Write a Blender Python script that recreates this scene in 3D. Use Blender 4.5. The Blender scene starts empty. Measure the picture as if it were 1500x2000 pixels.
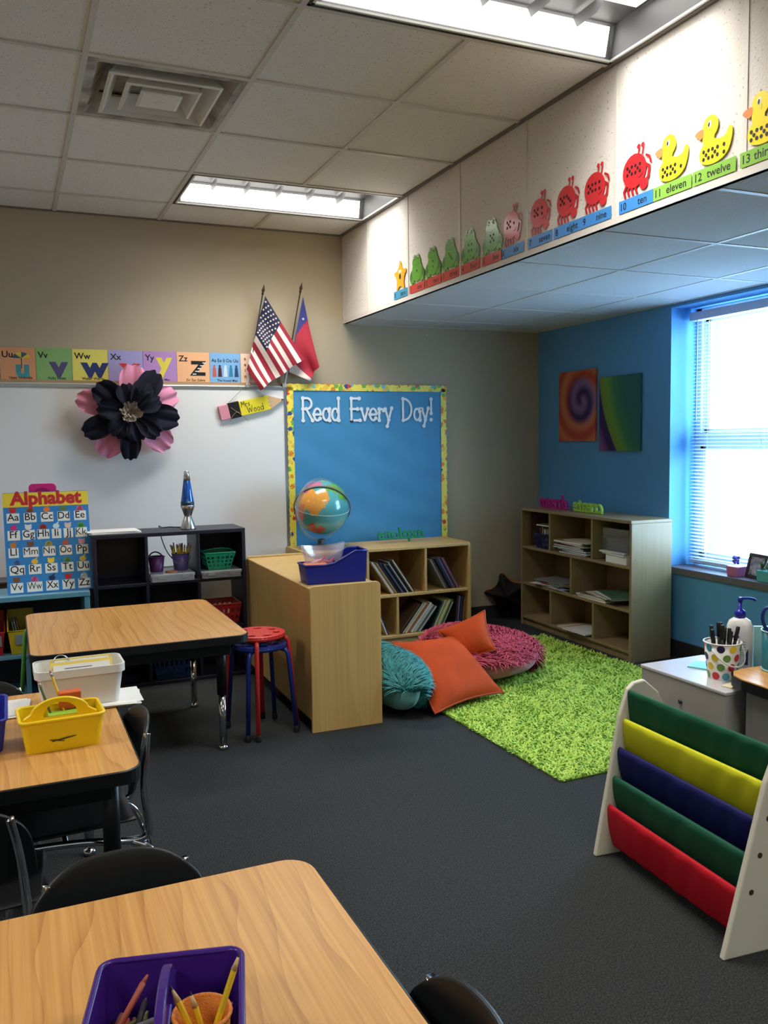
import bpy, bmesh, math, random
from mathutils import Matrix, Vector, Euler
random.seed(7)
PI = math.pi
sc = bpy.context.scene
COL = sc.collection
def lin(c):
    return tuple((x/255/12.92 if x/255 <= .04045 else ((x/255+.055)/1.055)**2.4) for x in c)
# ------------------------------------------------------------------ camera
cam_d = bpy.data.cameras.new('camera'); cam = bpy.data.objects.new('camera', cam_d); COL.objects.link(cam)
cam_d.sensor_fit = 'VERTICAL'; cam_d.sensor_height = 36.0; cam_d.lens = 1676.19/2000*36
cam_d.clip_start = .02
_p, _y, _r = -.081947, .411284, -.014917
_f = Vector((math.sin(_y)*math.cos(_p), math.cos(_y)*math.cos(_p), math.sin(_p)))
_rt = Vector((math.cos(_y), -math.sin(_y), 0)); _u = _rt.cross(_f)
_r2 = math.cos(_r)*_rt+math.sin(_r)*_u; _u2 = -math.sin(_r)*_rt+math.cos(_r)*_u
cam.matrix_world = Matrix(((_r2.x, _u2.x, -_f.x, -2.14756), (_r2.y, _u2.y, -_f.y, -5.56878), (_r2.z, _u2.z, -_f.z, 1.34759), (0, 0, 0, 1)))
sc.camera = cam
# ------------------------------------------------------------------ colour management, daylight, lamp strengths
sc.view_settings.view_transform = 'Standard'; sc.view_settings.look = 'None'
sc.view_settings.exposure = 1.3; sc.view_settings.gamma = 1.0; sc.view_settings.use_curve_mapping = False
SKY_COL, SKY_STR = (.50, .78, 1.0), 9.5
GLOW_STR = 2.2                       # glow put on the reflector wall and lamp area of each troffer
LAMP_COL = (1.0, .975, .92)
LAMP_W, LAMP_SPREAD = 8.6, 126      # light of each troffer and its louvre cut-off
w = bpy.data.worlds.new('sky'); sc.world = w; w.use_nodes = True
w.node_tree.nodes['Background'].inputs[0].default_value = (*SKY_COL, 1)
w.node_tree.nodes['Background'].inputs[1].default_value = SKY_STR
pl = bpy.data.lights.new('window_portal', 'AREA'); pl.shape = 'RECTANGLE'; pl.size = 1.3; pl.size_y = 1.65
pl.cycles.is_portal = True
po = bpy.data.objects.new('window_portal', pl); COL.objects.link(po)
po.location = (1.86, -2.04, 1.335); po.rotation_euler = (0, PI/2, 0)   # shines to -x
cy = sc.cycles
cy.max_bounces = 8; cy.diffuse_bounces = 5; cy.glossy_bounces = 3; cy.transmission_bounces = 6; cy.transparent_max_bounces = 12
cy.caustics_reflective = False; cy.caustics_refractive = False; cy.sample_clamp_indirect = 4.0
cy.use_denoising = True
# ------------------------------------------------------------------ materials
_M = {}
def mat(key, rgb, rough=.6, metal=0, spec=.5, emit=0, trans=0, alpha=1, coat=0, bump=0, bscale=200, var=0, vscale=8, vst=(1, 1, 1), sheen=0, ior=1.45, speck=0):
    if key in _M: return _M[key]
    m = bpy.data.materials.new(key); m.use_nodes = True; nt = m.node_tree; b = nt.nodes['Principled BSDF']
    c = (*lin(rgb), 1)
    b.inputs['Base Color'].default_value = c; b.inputs['Roughness'].default_value = rough; b.inputs['Metallic'].default_value = metal
    b.inputs['Specular IOR Level'].default_value = spec; b.inputs['Transmission Weight'].default_value = trans
    b.inputs['Alpha'].default_value = alpha; b.inputs['Coat Weight'].default_value = coat; b.inputs['IOR'].default_value = ior
    b.inputs['Coat Roughness'].default_value = .12
    if sheen: b.inputs['Sheen Weight'].default_value = sheen
    if emit:
        b.inputs['Emission Color'].default_value = c; b.inputs['Emission Strength'].default_value = emit
    if bump or var:
        tc = nt.nodes.new('ShaderNodeTexCoord'); mp = nt.nodes.new('ShaderNodeMapping'); mp.inputs['Scale'].default_value = vst
        nt.links.new(tc.outputs['Object'], mp.inputs[0])
    if var:
        n = nt.nodes.new('ShaderNodeTexNoise'); n.inputs['Scale'].default_value = vscale; n.inputs['Detail'].default_value = 5
        r = nt.nodes.new('ShaderNodeMixRGB'); nt.links.new(mp.outputs[0], n.inputs['Vector'])
        mr = nt.nodes.new('ShaderNodeMapRange'); mr.inputs[1].default_value = .3; mr.inputs[2].default_value = .7
        nt.links.new(n.outputs['Fac'], mr.inputs[0]); nt.links.new(mr.outputs[0], r.inputs[0])
        l = c[:3]
        r.inputs[1].default_value = (*[min(1, x*(1+var)) for x in l], 1); r.inputs[2].default_value = (*[x*(1-var) for x in l], 1)
        nt.links.new(r.outputs[0], b.inputs['Base Color'])
    if speck:     # small dark pits of mineral-fibre board
        ts = nt.nodes.new('ShaderNodeTexCoord'); ns = nt.nodes.new('ShaderNodeTexNoise'); ns.inputs['Scale'].default_value = speck; ns.inputs['Detail'].default_value = 1
        rs = nt.nodes.new('ShaderNodeMapRange'); rs.inputs[1].default_value = .66; rs.inputs[2].default_value = .74
        nt.links.new(ts.outputs['Object'], ns.inputs['Vector']); nt.links.new(ns.outputs['Fac'], rs.inputs[0])
        ms = nt.nodes.new('ShaderNodeMixRGB'); nt.links.new(rs.outputs[0], ms.inputs[0]); ms.inputs[1].default_value = c; ms.inputs[2].default_value = (*[x*.5 for x in c[:3]], 1)
        nt.links.new(ms.outputs[0], b.inputs['Base Color'])
    if bump:
        n2 = nt.nodes.new('ShaderNodeTexNoise'); n2.inputs['Scale'].default_value = bscale; n2.inputs['Detail'].default_value = 3
        nt.links.new(tc.outputs['Object'], n2.inputs['Vector'])
        bp = nt.nodes.new('ShaderNodeBump'); bp.inputs['Strength'].default_value = bump; bp.inputs['Distance'].default_value = .01
        nt.links.new(n2.outputs['Fac'], bp.inputs['Height']); nt.links.new(bp.outputs[0], b.inputs['Normal'])
    _M[key] = m
    return m
def wood(key, a, bcol, scale=(6, 1, 6), rough=.4, coat=.15, ring=2.2, dist=3.0, lines=14, amt=.45):
    """laminate / plywood: long grain along local Y unless scale says otherwise"""
    if key in _M: return _M[key]
    m = bpy.data.materials.new(key); m.use_nodes = True; nt = m.node_tree; b = nt.nodes['Principled BSDF']; N = nt.nodes.new; L = nt.links.new
    tc = N('ShaderNodeTexCoord'); mp = N('ShaderNodeMapping'); mp.inputs['Scale'].default_value = scale; L(tc.outputs['Object'], mp.inputs[0])
    n0 = N('ShaderNodeTexNoise'); n0.inputs['Scale'].default_value = 1.0; n0.inputs['Detail'].default_value = 2; n0.inputs['Distortion'].default_value = .4
    L(mp.outputs[0], n0.inputs['Vector'])
    mm = N('ShaderNodeMath'); mm.operation = 'MULTIPLY_ADD'; mm.inputs[1].default_value = ring*6; L(n0.outputs['Fac'], mm.inputs[0])
    sp = N('ShaderNodeSeparateXYZ'); L(tc.outputs['Object'], sp.inputs[0]); ml = N('ShaderNodeMath'); ml.operation = 'MULTIPLY'; ml.inputs[1].default_value = lines; L(sp.outputs[0], ml.inputs[0]); L(ml.outputs[0], mm.inputs[2])
    fr = N('ShaderNodeMath'); fr.operation = 'FRACT'; L(mm.outputs[0], fr.inputs[0])
    pw = N('ShaderNodeMath'); pw.operation = 'POWER'; pw.inputs[1].default_value = dist; L(fr.outputs[0], pw.inputs[0])
    mp2 = N('ShaderNodeMapping'); mp2.inputs['Scale'].default_value = tuple(s*22 if s == max(scale) else s*1.5 for s in scale); L(tc.outputs['Object'], mp2.inputs[0])
    n1 = N('ShaderNodeTexNoise'); n1.inputs['Scale'].default_value = 1.0; n1.inputs['Detail'].default_value = 4; L(mp2.outputs[0], n1.inputs['Vector'])
    ad = N('ShaderNodeMath'); ad.operation = 'MULTIPLY_ADD'; ad.inputs[1].default_value = amt; L(pw.outputs[0], ad.inputs[0]); 
    m3 = N('ShaderNodeMapRange'); m3.inputs[1].default_value = .35; m3.inputs[2].default_value = .75; m3.inputs[4].default_value = .6; L(n1.outputs['Fac'], m3.inputs[0]); L(m3.outputs[0], ad.inputs[2])
    mx = N('ShaderNodeMixRGB'); L(ad.outputs[0], mx.inputs[0]); mx.inputs[1].default_value = (*lin(a), 1); mx.inputs[2].default_value = (*lin(bcol), 1)
    L(mx.outputs[0], b.inputs['Base Color']); b.inputs['Roughness'].default_value = rough; b.inputs['Coat Weight'].default_value = coat; b.inputs['Coat Roughness'].default_value = .25
    _M[key] = m
    return m
# ------------------------------------------------------------------ mesh builder
class MB:
    def __init__(s): s.v = []; s.f = []; s.m = []
    def add(s, vs, fs, mi=0, M=None):
        o = len(s.v)
        s.v += [tuple(M @ Vector(p)) for p in vs] if M is not None else [tuple(p) for p in vs]
        for f in fs: s.f.append([i+o for i in f]); s.m.append(mi)
        return s
    def box(s, a, b, mi=0, M=None):
        x0, y0, z0 = a; x1, y1, z1 = b
        return s.add([(x0, y0, z0), (x1, y0, z0), (x1, y1, z0), (x0, y1, z0), (x0, y0, z1), (x1, y0, z1), (x1, y1, z1), (x0, y1, z1)],
                     [(3, 2, 1, 0), (4, 5, 6, 7), (0, 1, 5, 4), (1, 2, 6, 5), (2, 3, 7, 6), (3, 0, 4, 7)], mi, M)
    def prism(s, pts, z0, z1, mi=0, M=None):
        n = len(pts)
        return s.add([(x, y, z0) for x, y in pts]+[(x, y, z1) for x, y in pts],
                     [list(range(n))[::-1], list(range(n, 2*n))]+[(i, (i+1) % n, n+(i+1) % n, n+i) for i in range(n)], mi, M)
    def lathe(s, prof, n=24, mi=0, M=None, cap=True):
        vs = [(r*math.cos(2*PI*k/n), r*math.sin(2*PI*k/n), z) for r, z in prof for k in range(n)]
        fs = [(i*n+k, i*n+(k+1) % n, (i+1)*n+(k+1) % n, (i+1)*n+k) for i in range(len(prof)-1) for k in range(n)]
        if cap: fs += [list(range(n))[::-1], [(len(prof)-1)*n+k for k in range(n)]]
        return s.add(vs, fs, mi, M)
    def tube(s, pts, r, n=10, closed=False, mi=0, cap=True):
        P = [Vector(p) for p in pts]; m = len(P); rs = r if isinstance(r, (list, tuple)) else [r]*m
        T = []
        for i in range(m):
            a = P[(i-1) % m] if (closed or i) else P[0]; b = P[(i+1) % m] if (closed or i < m-1) else P[-1]
            T.append((b-a).normalized())
        u = T[0].orthogonal().normalized(); vs = []
        for i in range(m):
            u = (u-T[i]*u.dot(T[i])); u = u.normalized() if u.length > 1e-6 else T[i].orthogonal().normalized()
            w_ = T[i].cross(u)
            vs += [tuple(P[i]+rs[i]*(math.cos(2*PI*k/n)*u+math.sin(2*PI*k/n)*w_)) for k in range(n)]
        fs = [(i*n+k, i*n+(k+1) % n, ((i+1) % m)*n+(k+1) % n, ((i+1) % m)*n+k) for i in range(m if closed else m-1) for k in range(n)]
        if cap and not closed: fs += [list(range(n))[::-1], [(m-1)*n+k for k in range(n)]]
        return s.add(vs, fs, mi)
    def grid(s, fn, nu, nv, mi=0, wrap=False):
        vs = [fn(i/nu, j/nv) for j in range(nv+1) for i in range(nu+(0 if wrap else 1))]
        W = nu if wrap else nu+1
        fs = [(j*W+i, j*W+(i+1) % W, (j+1)*W+(i+1) % W, (j+1)*W+i) for j in range(nv) for i in range(nu)]
        return s.add(vs, fs, mi)
    def ball(s, c, r, n=12, mi=0, sq=(1, 1, 1)):
        vs = []; fs = []; h = n//2
        for j in range(h+1):
            t = PI*j/h
            for k in range(n):
                p = 2*PI*k/n; vs.append((c[0]+r*sq[0]*math.sin(t)*math.cos(p), c[1]+r*sq[1]*math.sin(t)*math.sin(p), c[2]-r*sq[2]*math.cos(t)))
        for j in range(h):
            for k in range(n): fs.append((j*n+k, j*n+(k+1) % n, (j+1)*n+(k+1) % n, (j+1)*n+k))
        return s.add(vs, fs, mi)
    def ell(s, cx, cy_, rx, ry, z0, z1, mi=0, n=20, rot=0):
        c, d = math.cos(rot), math.sin(rot)
        return s.prism([(cx+rx*math.cos(2*PI*k/n)*c-ry*math.sin(2*PI*k/n)*d, cy_+rx*math.cos(2*PI*k/n)*d+ry*math.sin(2*PI*k/n)*c) for k in range(n)], z0, z1, mi)
    def line(s, pts, w_, z0, z1, mi=0, r_end=None, closed=False):
        """flat stroke of width w_ with round joints"""
        ps = list(pts)+([pts[0]] if closed else []); e_ = 0
        for (x0, y0), (x1, y1) in zip(ps, ps[1:]):
            d = math.hypot(x1-x0, y1-y0) or 1; nx, ny = -(y1-y0)/d*w_/2, (x1-x0)/d*w_/2
            s.prism([(x0+nx, y0+ny), (x0-nx, y0-ny), (x1-nx, y1-ny), (x1+nx, y1+ny)], z0, z1+e_, mi); e_ += 1.3e-5
        for k, (x, y) in enumerate(ps):
            s.ell(x, y, *(2*[r_end if r_end and k in (0, len(ps)-1) and not closed else w_/2]), z0, z1+e_, mi, n=12); e_ += 1.3e-5
        return s
    def text(s, t, x, y, size, z0=0, mi=0, bold=0, align='CENTER', th=0, sx=1, rot=0, maxw=None):
        vs, fs, wd = text_geo(t, bold, th)
        if maxw and wd*size*sx > maxw: sx *= maxw/(wd*size*sx)
        ox = {'CENTER': -wd/2, 'LEFT': 0}[align]; c, d = math.cos(rot), math.sin(rot)
        pts = []
        for (a, b, e) in vs:
            u, v_ = (a+ox)*size*sx, b*size
            pts.append((x+u*c-v_*d, y+u*d+v_*c, z0+e))
        return s.add(pts, fs, mi)
    def build(s, name, mats, parent=None, smooth=False, bevel=0, seg=2, ang=35, loc=None):
        me = bpy.data.meshes.new(name); me.from_pydata(s.v, [], s.f)
        for m_ in (mats if isinstance(mats, (list, tuple)) else [mats]): me.materials.append(m_)
        if any(s.m): me.polygons.foreach_set('material_index', s.m)
        bm = bmesh.new(); bm.from_mesh(me); bmesh.ops.recalc_face_normals(bm, faces=bm.faces); bm.to_mesh(me); bm.free()
        if smooth: me.shade_smooth() if hasattr(me, 'shade_smooth') else me.polygons.foreach_set('use_smooth', [True]*len(me.polygons))
        o = bpy.data.objects.new(name, me); COL.objects.link(o)
        if parent: o.parent = parent
        if loc: o.location = loc
        if bevel:
            b = o.modifiers.new('bevel', 'BEVEL'); b.width = bevel; b.segments = seg; b.limit_method = 'ANGLE'; b.angle_limit = math.radians(ang)
        return o
_TG = {}
def text_geo(t, bold=0, th=0):
    k = (t, bold, th)
    if k in _TG: return _TG[k]
    cu = bpy.data.curves.new('letters', 'FONT'); cu.body = t; cu.size = 1; cu.offset = bold; cu.resolution_u = 3; cu.extrude = th
    ob = bpy.data.objects.new('letters', cu); COL.objects.link(ob)
    dg = bpy.context.evaluated_depsgraph_get(); dg.update(); me = bpy.data.meshes.new_from_object(ob.evaluated_get(dg))
    vs = [tuple(v.co) for v in me.vertices]; fs = [tuple(p.vertices) for p in me.polygons]
    x0 = min((v[0] for v in vs), default=0); x1 = max((v[0] for v in vs), default=0)
    vs = [(v[0]-x0, v[1], v[2]) for v in vs]
    bpy.data.objects.remove(ob); bpy.data.curves.remove(cu); bpy.data.meshes.remove(me)
    _TG[k] = (vs, fs, x1-x0)
    return _TG[k]
def thing(name, label, cat, loc=(0, 0, 0), rz=0, group=None, rot=None):
    o = bpy.data.objects.new(name, None); COL.objects.link(o); o.location = loc
    o.rotation_euler = rot if rot is not None else (0, 0, rz); o.empty_display_size = .05
    return tag(o, label, cat, group)
def tag(o, label, cat, group=None, loc=None, rz=None, rot=None):
    o['label'] = label; o['category'] = cat
    if group: o['group'] = group
    if loc is not None: o.location = loc
    if rz is not None: o.rotation_euler = (0, 0, rz)
    if rot is not None: o.rotation_euler = rot
    return o
def struct(o, label=None, cat=None):
    o['kind'] = 'structure'
    o['label'] = label or o.name.split('.')[0].replace('_', ' ')+' of the classroom'; o['category'] = cat or o.name.split('_')[0]
    return o
def kids(o): return [c for c in o.children]
def dup(root, label, loc=None, rz=None, group=None, rot=None, mats=None):
    r = root.copy(); COL.objects.link(r); r['label'] = label
    if loc is not None: r.location = loc
    if rz is not None: r.rotation_euler = (0, 0, rz)
    if rot is not None: r.rotation_euler = rot
    if group: r['group'] = group
    for ch in kids(root):
        c = ch.copy(); COL.objects.link(c); c.parent = r
        for g in kids(ch):
            d = g.copy(); COL.objects.link(d); d.parent = c
    return r
def swap(o, a, b_):
    """give this copy its own colour: material a -> b_ on all its meshes"""
    for x in [o]+kids(o)+[g for c in kids(o) for g in kids(c)]:
        if x.type == 'MESH' and any(s_.material == a for s_ in x.material_slots):
            x.data = x.data.copy()
            for i, m_ in enumerate(x.data.materials):
                if m_ == a: x.data.materials[i] = b_
RB = (PI/2, 0, 0)                                   # hung on the back wall: local x right, y up, z out
RR = Matrix(((0, 0, -1), (-1, 0, 0), (0, 1, 0))).to_euler()   # hung on an x = const wall, facing -x
def rrect(x0, y0, x1, y1, r, n=6):
    P = []
    for cx, cy_, a in ((x1-r, y1-r, 0), (x0+r, y1-r, PI/2), (x0+r, y0+r, PI), (x1-r, y0+r, 1.5*PI)):
        P += [(cx+r*math.cos(a+PI/2*k/n), cy_+r*math.sin(a+PI/2*k/n)) for k in range(n+1)]
    return P
def arc(cx, cy_, r, a0, a1, n=8, ry=None):
    ry = ry or r
    return [(cx+r*math.cos(math.radians(a0+(a1-a0)*k/n)), cy_+ry*math.sin(math.radians(a0+(a1-a0)*k/n))) for k in range(n+1)]
def smoothp(pts, it=2, closed=False):
    P = [Vector(p) for p in pts]
    for _ in range(it):
        Q = [] if closed else [P[0]]
        R_ = range(len(P)) if closed else range(len(P)-1)
        for i in R_:
            a, b_ = P[i], P[(i+1) % len(P)]; Q += [a.lerp(b_, .25), a.lerp(b_, .75)]
        if not closed: Q.append(P[-1])
        P = Q
    return P
# ------------------------------------------------------------------ shared materials
M_wall = mat('beige_paint', (180, 164, 138), .8, bump=.08, bscale=350)
M_blue = mat('blue_paint', (96, 162, 216), .7, bump=.06, bscale=350)
M_tile = mat('ceiling_tile', (232, 231, 228), .9, bump=.2, bscale=160, speck=105)
M_soft = mat('soffit_panel', (224, 217, 208), .85, bump=.15, bscale=120, speck=85)
M_grid = mat('white_grid', (206, 204, 198), .5)
M_white = mat('white_plastic', (225, 225, 220), .35)
M_black = mat('black_plastic', (16, 17, 19), .42)
M_darkp = mat('black_rubber', (14, 14, 15), .7)
M_chrome = mat('chrome', (205, 205, 210), .12, 1)
M_alu = mat('brushed_aluminium', (190, 190, 192), .35, 1)
M_oak = wood('oak_laminate', (214, 160, 90), (172, 116, 58), (5.5, .95, 5), .38, .2, .75, 5, 17, .5)
M_birch = wood('birch_plywood', (204, 168, 104), (184, 146, 86), (5, 5, .8), .45, .1, .6, 2, 3, .35)
M_case = wood('bookcase_wood', (146, 124, 90), (130, 108, 76), (5, 5, .8), .4, .1, .6, 2, 3, .35)
M_paper = mat('white_paper', (232, 230, 226), .7)
M_ink = mat('black_ink', (18, 18, 20), .6)
H = 2.74; XR = 1.584; SZ = 2.154; X0, Y0 = -6.2, -8.6; T = .6096; YB = .408
# carpet
def carpet_mat():
    m = mat('grey_carpet', (62, 64, 65), .95, spec=.1, bump=1, bscale=230, var=.62, vscale=210)
    return m
struct(MB().box((X0, Y0, -.05), (XR, 0, 0)).build('floor', carpet_mat()), 'dark grey loop carpet covering the classroom floor')
# walls
struct(MB().box((X0-.2, 0, -.05), (XR+.4, .2, H+.3)).build('wall_back', M_wall), 'beige painted wall behind whiteboard and bulletin board')
struct(MB().box((X0-.2, Y0, -.05), (X0, 0, H+.3)).build('wall_left', M_wall), 'beige side wall out of view')
struct(MB().box((X0-.2, Y0-.2, -.05), (XR+.4, Y0, H+.3)).build('wall_front', M_wall), 'beige wall behind the photographer')
WY0, WY1, WZ0, WZ1 = -1.425, -2.66, .552, 2.13
b = MB()
b.box((XR, Y0, -.05), (XR+.4, WY1, H+.3)); b.box((XR, WY0, -.05), (XR+.4, 0, H+.3))
b.box((XR, WY1, -.05), (XR+.4, WY0, WZ0-.04)); b.box((XR, WY1, WZ1), (XR+.4, WY0, H+.3))
struct(b.build('wall_right', M_blue), 'blue painted wall holding the window')
M_base = mat('cove_base', (44, 44, 46), .55)
struct(MB().box((X0, -.012, 0), (XR, 0, .1)).build('baseboard_back', M_base, bevel=.004), 'dark cove base along the beige wall')
struct(MB().box((XR-.012, Y0, 0), (XR, -.012, .1)).build('baseboard_right', M_base, bevel=.004), 'dark cove base along the blue wall')
# ceiling: tiles with holes for the fittings
ys = [0, -YB]+[-(YB+T*k) for k in range(1, 14)]
nx = 10
holes = set()
FIX = [(-1, 1), (-1, 5), (-1, 9), (-7, 1), (-7, 5), (-7, 9)]    # (tile column nearest the soffit, row); those out of view are added for light
for cx, r in FIX: holes |= {(cx, r), (cx-1, r)}
VENT = (-3, 3); holes.add(VENT)
b = MB()
for i in range(-nx-1, 0):
    for j in range(len(ys)-1):
        if (i, j) in holes: continue
        x0, x1 = max(i*T, X0), (i+1)*T
        if x1 <= X0: continue
        b.add([(x0, ys[j], H+.004), (x1, ys[j], H+.004), (x1, ys[j+1], H+.004), (x0, ys[j+1], H+.004)], [(0, 1, 2, 3)])
struct(b.build('ceiling', M_tile), 'suspended ceiling of off-white speckled tiles')
b = MB(); g = .011
for i in range(-nx, 0):
    if i*T < X0: continue
    # runs in y broken where a fixture spans two tiles
    segs = []; y = 0
    for j in range(len(ys)-1):
        if (i, j) in holes and (i-1, j) in holes and (i in [c for c, r in FIX]): 
            if y > ys[j]: segs.append((y, ys[j]))
            y = ys[j+1]
    segs.append((y, Y0))
    for a, c in segs: b.box((i*T-g, c, H-.002), (i*T+g, a, H+.01))
for y in ys[1:]: b.box((X0, y-g, H-.0025), (-.022, y+g, H+.01))
struct(b.build('trim_1', M_grid), 'white metal grid between ceiling tiles')
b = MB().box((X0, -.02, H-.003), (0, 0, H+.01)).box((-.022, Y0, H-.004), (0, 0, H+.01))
struct(b.build('trim_2', mat('dark_angle', (120, 112, 104), .6)), 'thin angle along the ceiling edge')  # angle coloured darker than the white grid
# soffit
b = MB().box((0, Y0, SZ+.012), (.012, 0, H+.01))
struct(b.build('wall_soffit', M_soft), 'white speckled panels facing the dropped soffit')
b = MB()
for y in (-.44, -1.045, -1.66, -2.27, -2.875, -3.5, -4.11, -4.72, -5.33): b.box((-.003, y-.008, SZ+.02), (0, y+.008, H))
b.box((-.004, Y0, SZ), (.02, 0, SZ+.024)); b.box((-.003, -.012, SZ), (0, 0, H))
struct(b.build('trim_3', mat('soffit_trim', (214, 208, 200), .5)), 'white strips joining and edging the soffit panels')
b = MB().box((0, Y0, SZ), (XR, 0, SZ+.012))
struct(b.build('ceiling_soffit', mat('soffit_tile', (200, 202, 204), .9, bump=.2, bscale=160)), 'lower ceiling tiles under the soffit')
b = MB()
for x in (.61, 1.22): b.box((x-g, Y0, SZ-.002), (x+g, 0, SZ+.002))
for k in range(14): b.box((.02, -.33-T*k-g, SZ-.0025), (XR, -.33-T*k+g, SZ+.002))
b.box((XR-.02, Y0, SZ-.003), (XR, 0, SZ)); b.box((.02, -.02, SZ-.003), (XR, 0, SZ))
struct(b.build('trim_4', M_grid), 'white grid under the lower ceiling')
# window
fx = 1.78
Mfr = mat('window_vinyl', (190, 200, 214), .4)
wn = thing('window_1', 'tall white framed window with a meeting rail in blue wall', 'window', (fx, 0, 0)); wn['kind'] = 'structure'
b = MB(); y0, y1 = WY0, WY1
b.box((0, y0-.05, WZ0), (.07, y0, WZ1)); b.box((0, y1, WZ0), (.07, y1+.05, WZ1)); b.box((0, y1, WZ0), (.07, y0, WZ0+.05)); b.box((0, y1, WZ1-.05), (.07, y0, WZ1))
b.build('window_frame', Mfr, wn, bevel=.004)
b = MB(); b.box((-.012, y1+.05, 1.292), (.05, y0-.05, 1.372)); b.build('meeting_rail', Mfr, wn, bevel=.004)
b = MB()
for z0, z1, dx in ((WZ0+.05, 1.3, .0), (1.36, WZ1-.05, .025)):
    b.box((dx, y0-.095, z0), (dx+.03, y0-.05, z1)); b.box((dx, y1+.05, z0), (dx+.03, y1+.095, z1)); b.box((dx, y1+.05, z0), (dx+.03, y0-.05, z0+.035)); b.box((dx, y1+.05, z1-.035), (dx+.03, y0-.05, z1))
b.build('sash', Mfr, wn, bevel=.003)
def glass_mat():
    m = bpy.data.materials.new('window_glass'); m.use_nodes = True; nt = m.node_tree; nt.nodes.remove(nt.nodes['Principled BSDF'])
    t = nt.nodes.new('ShaderNodeBsdfTransparent'); gl = nt.nodes.new('ShaderNodeBsdfGlossy'); gl.inputs['Roughness'].default_value = .02
    mx = nt.nodes.new('ShaderNodeMixShader'); mx.inputs[0].default_value = .05
    nt.links.new(t.outputs[0], mx.inputs[1]); nt.links.new(gl.outputs[0], mx.inputs[2]); nt.links.new(mx.outputs[0], nt.nodes['Material Output'].inputs[0])
    return m
b = MB(); b.box((.016, y1+.09, WZ0+.08), (.02, y0-.09, 1.31)); b.build('pane', glass_mat(), wn)
b = MB(); b.box((.041, y1+.09, 1.35), (.045, y0-.09, WZ1-.08)); b.build('pane', bpy.data.materials['window_glass'], wn)
M_sill = mat('grey_sill', (112, 106, 112), .45)
struct(MB().box((XR-.015, WY1, WZ0-.042), (fx, WY0, WZ0)).build('trim_sill', M_sill, bevel=.004), 'dark grey window sill slab')
# blinds
bl = thing('window_blind', 'white horizontal slat blind hanging inside the window opening', 'blind', (1.725, 0, 0))
yb0, yb1 = WY0-.03, WY1+.03
MB().box((-.028, yb1, 2.05), (.028, yb0, 2.10)).build('head_rail', mat('blind_white', (215, 222, 232), .45), bl, bevel=.003)
m_sl = bpy.data.materials.new('blind_slat'); m_sl.use_nodes = True; nt = m_sl.node_tree
bs = nt.nodes['Principled BSDF']; bs.inputs['Base Color'].default_value = (.72, .78, .86, 1); bs.inputs['Roughness'].default_value = .5
tr = nt.nodes.new('ShaderNodeBsdfTranslucent'); tr.inputs[0].default_value = (.62, .72, .85, 1); mx = nt.nodes.new('ShaderNodeMixShader'); mx.inputs[0].default_value = .35
nt.links.new(bs.outputs[0], mx.inputs[1]); nt.links.new(tr.outputs[0], mx.inputs[2]); nt.links.new(mx.outputs[0], nt.nodes['Material Output'].inputs[0])
b = MB(); z = .605
while z < 2.045:
    a = math.radians(14); dx, dz = .0125*math.cos(a), .0125*math.sin(a)
    b.add([(-dx, yb0, z-dz), (-dx, yb1, z-dz), (0, yb1, z+.0015), (0, yb0, z+.0015), (dx, yb1, z+dz), (dx, yb0, z+dz)], [(0, 1, 2, 3), (3, 2, 4, 5)]); z += .0215
o = b.build('slats', m_sl, bl, smooth=True)
MB().box((-.014, yb1, .572), (.014, yb0, .592)).build('bottom_rail', _M['blind_white'], bl, bevel=.003)
b = MB()
for y in (yb0-.12, yb0-.55, yb1+.12):
    for dx in (-.0135, .0135): b.tube([(dx, y, .58), (dx, y, 2.06)], .0012, 5)
b.build('ladder_cord', M_white, bl)
MB().tube([(-.03, yb0-.07, 2.05), (-.032, yb0-.07, 1.45)], .004, 6).build('tilt_wand', mat('clear_wand', (200, 215, 230), .2), bl)
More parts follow.
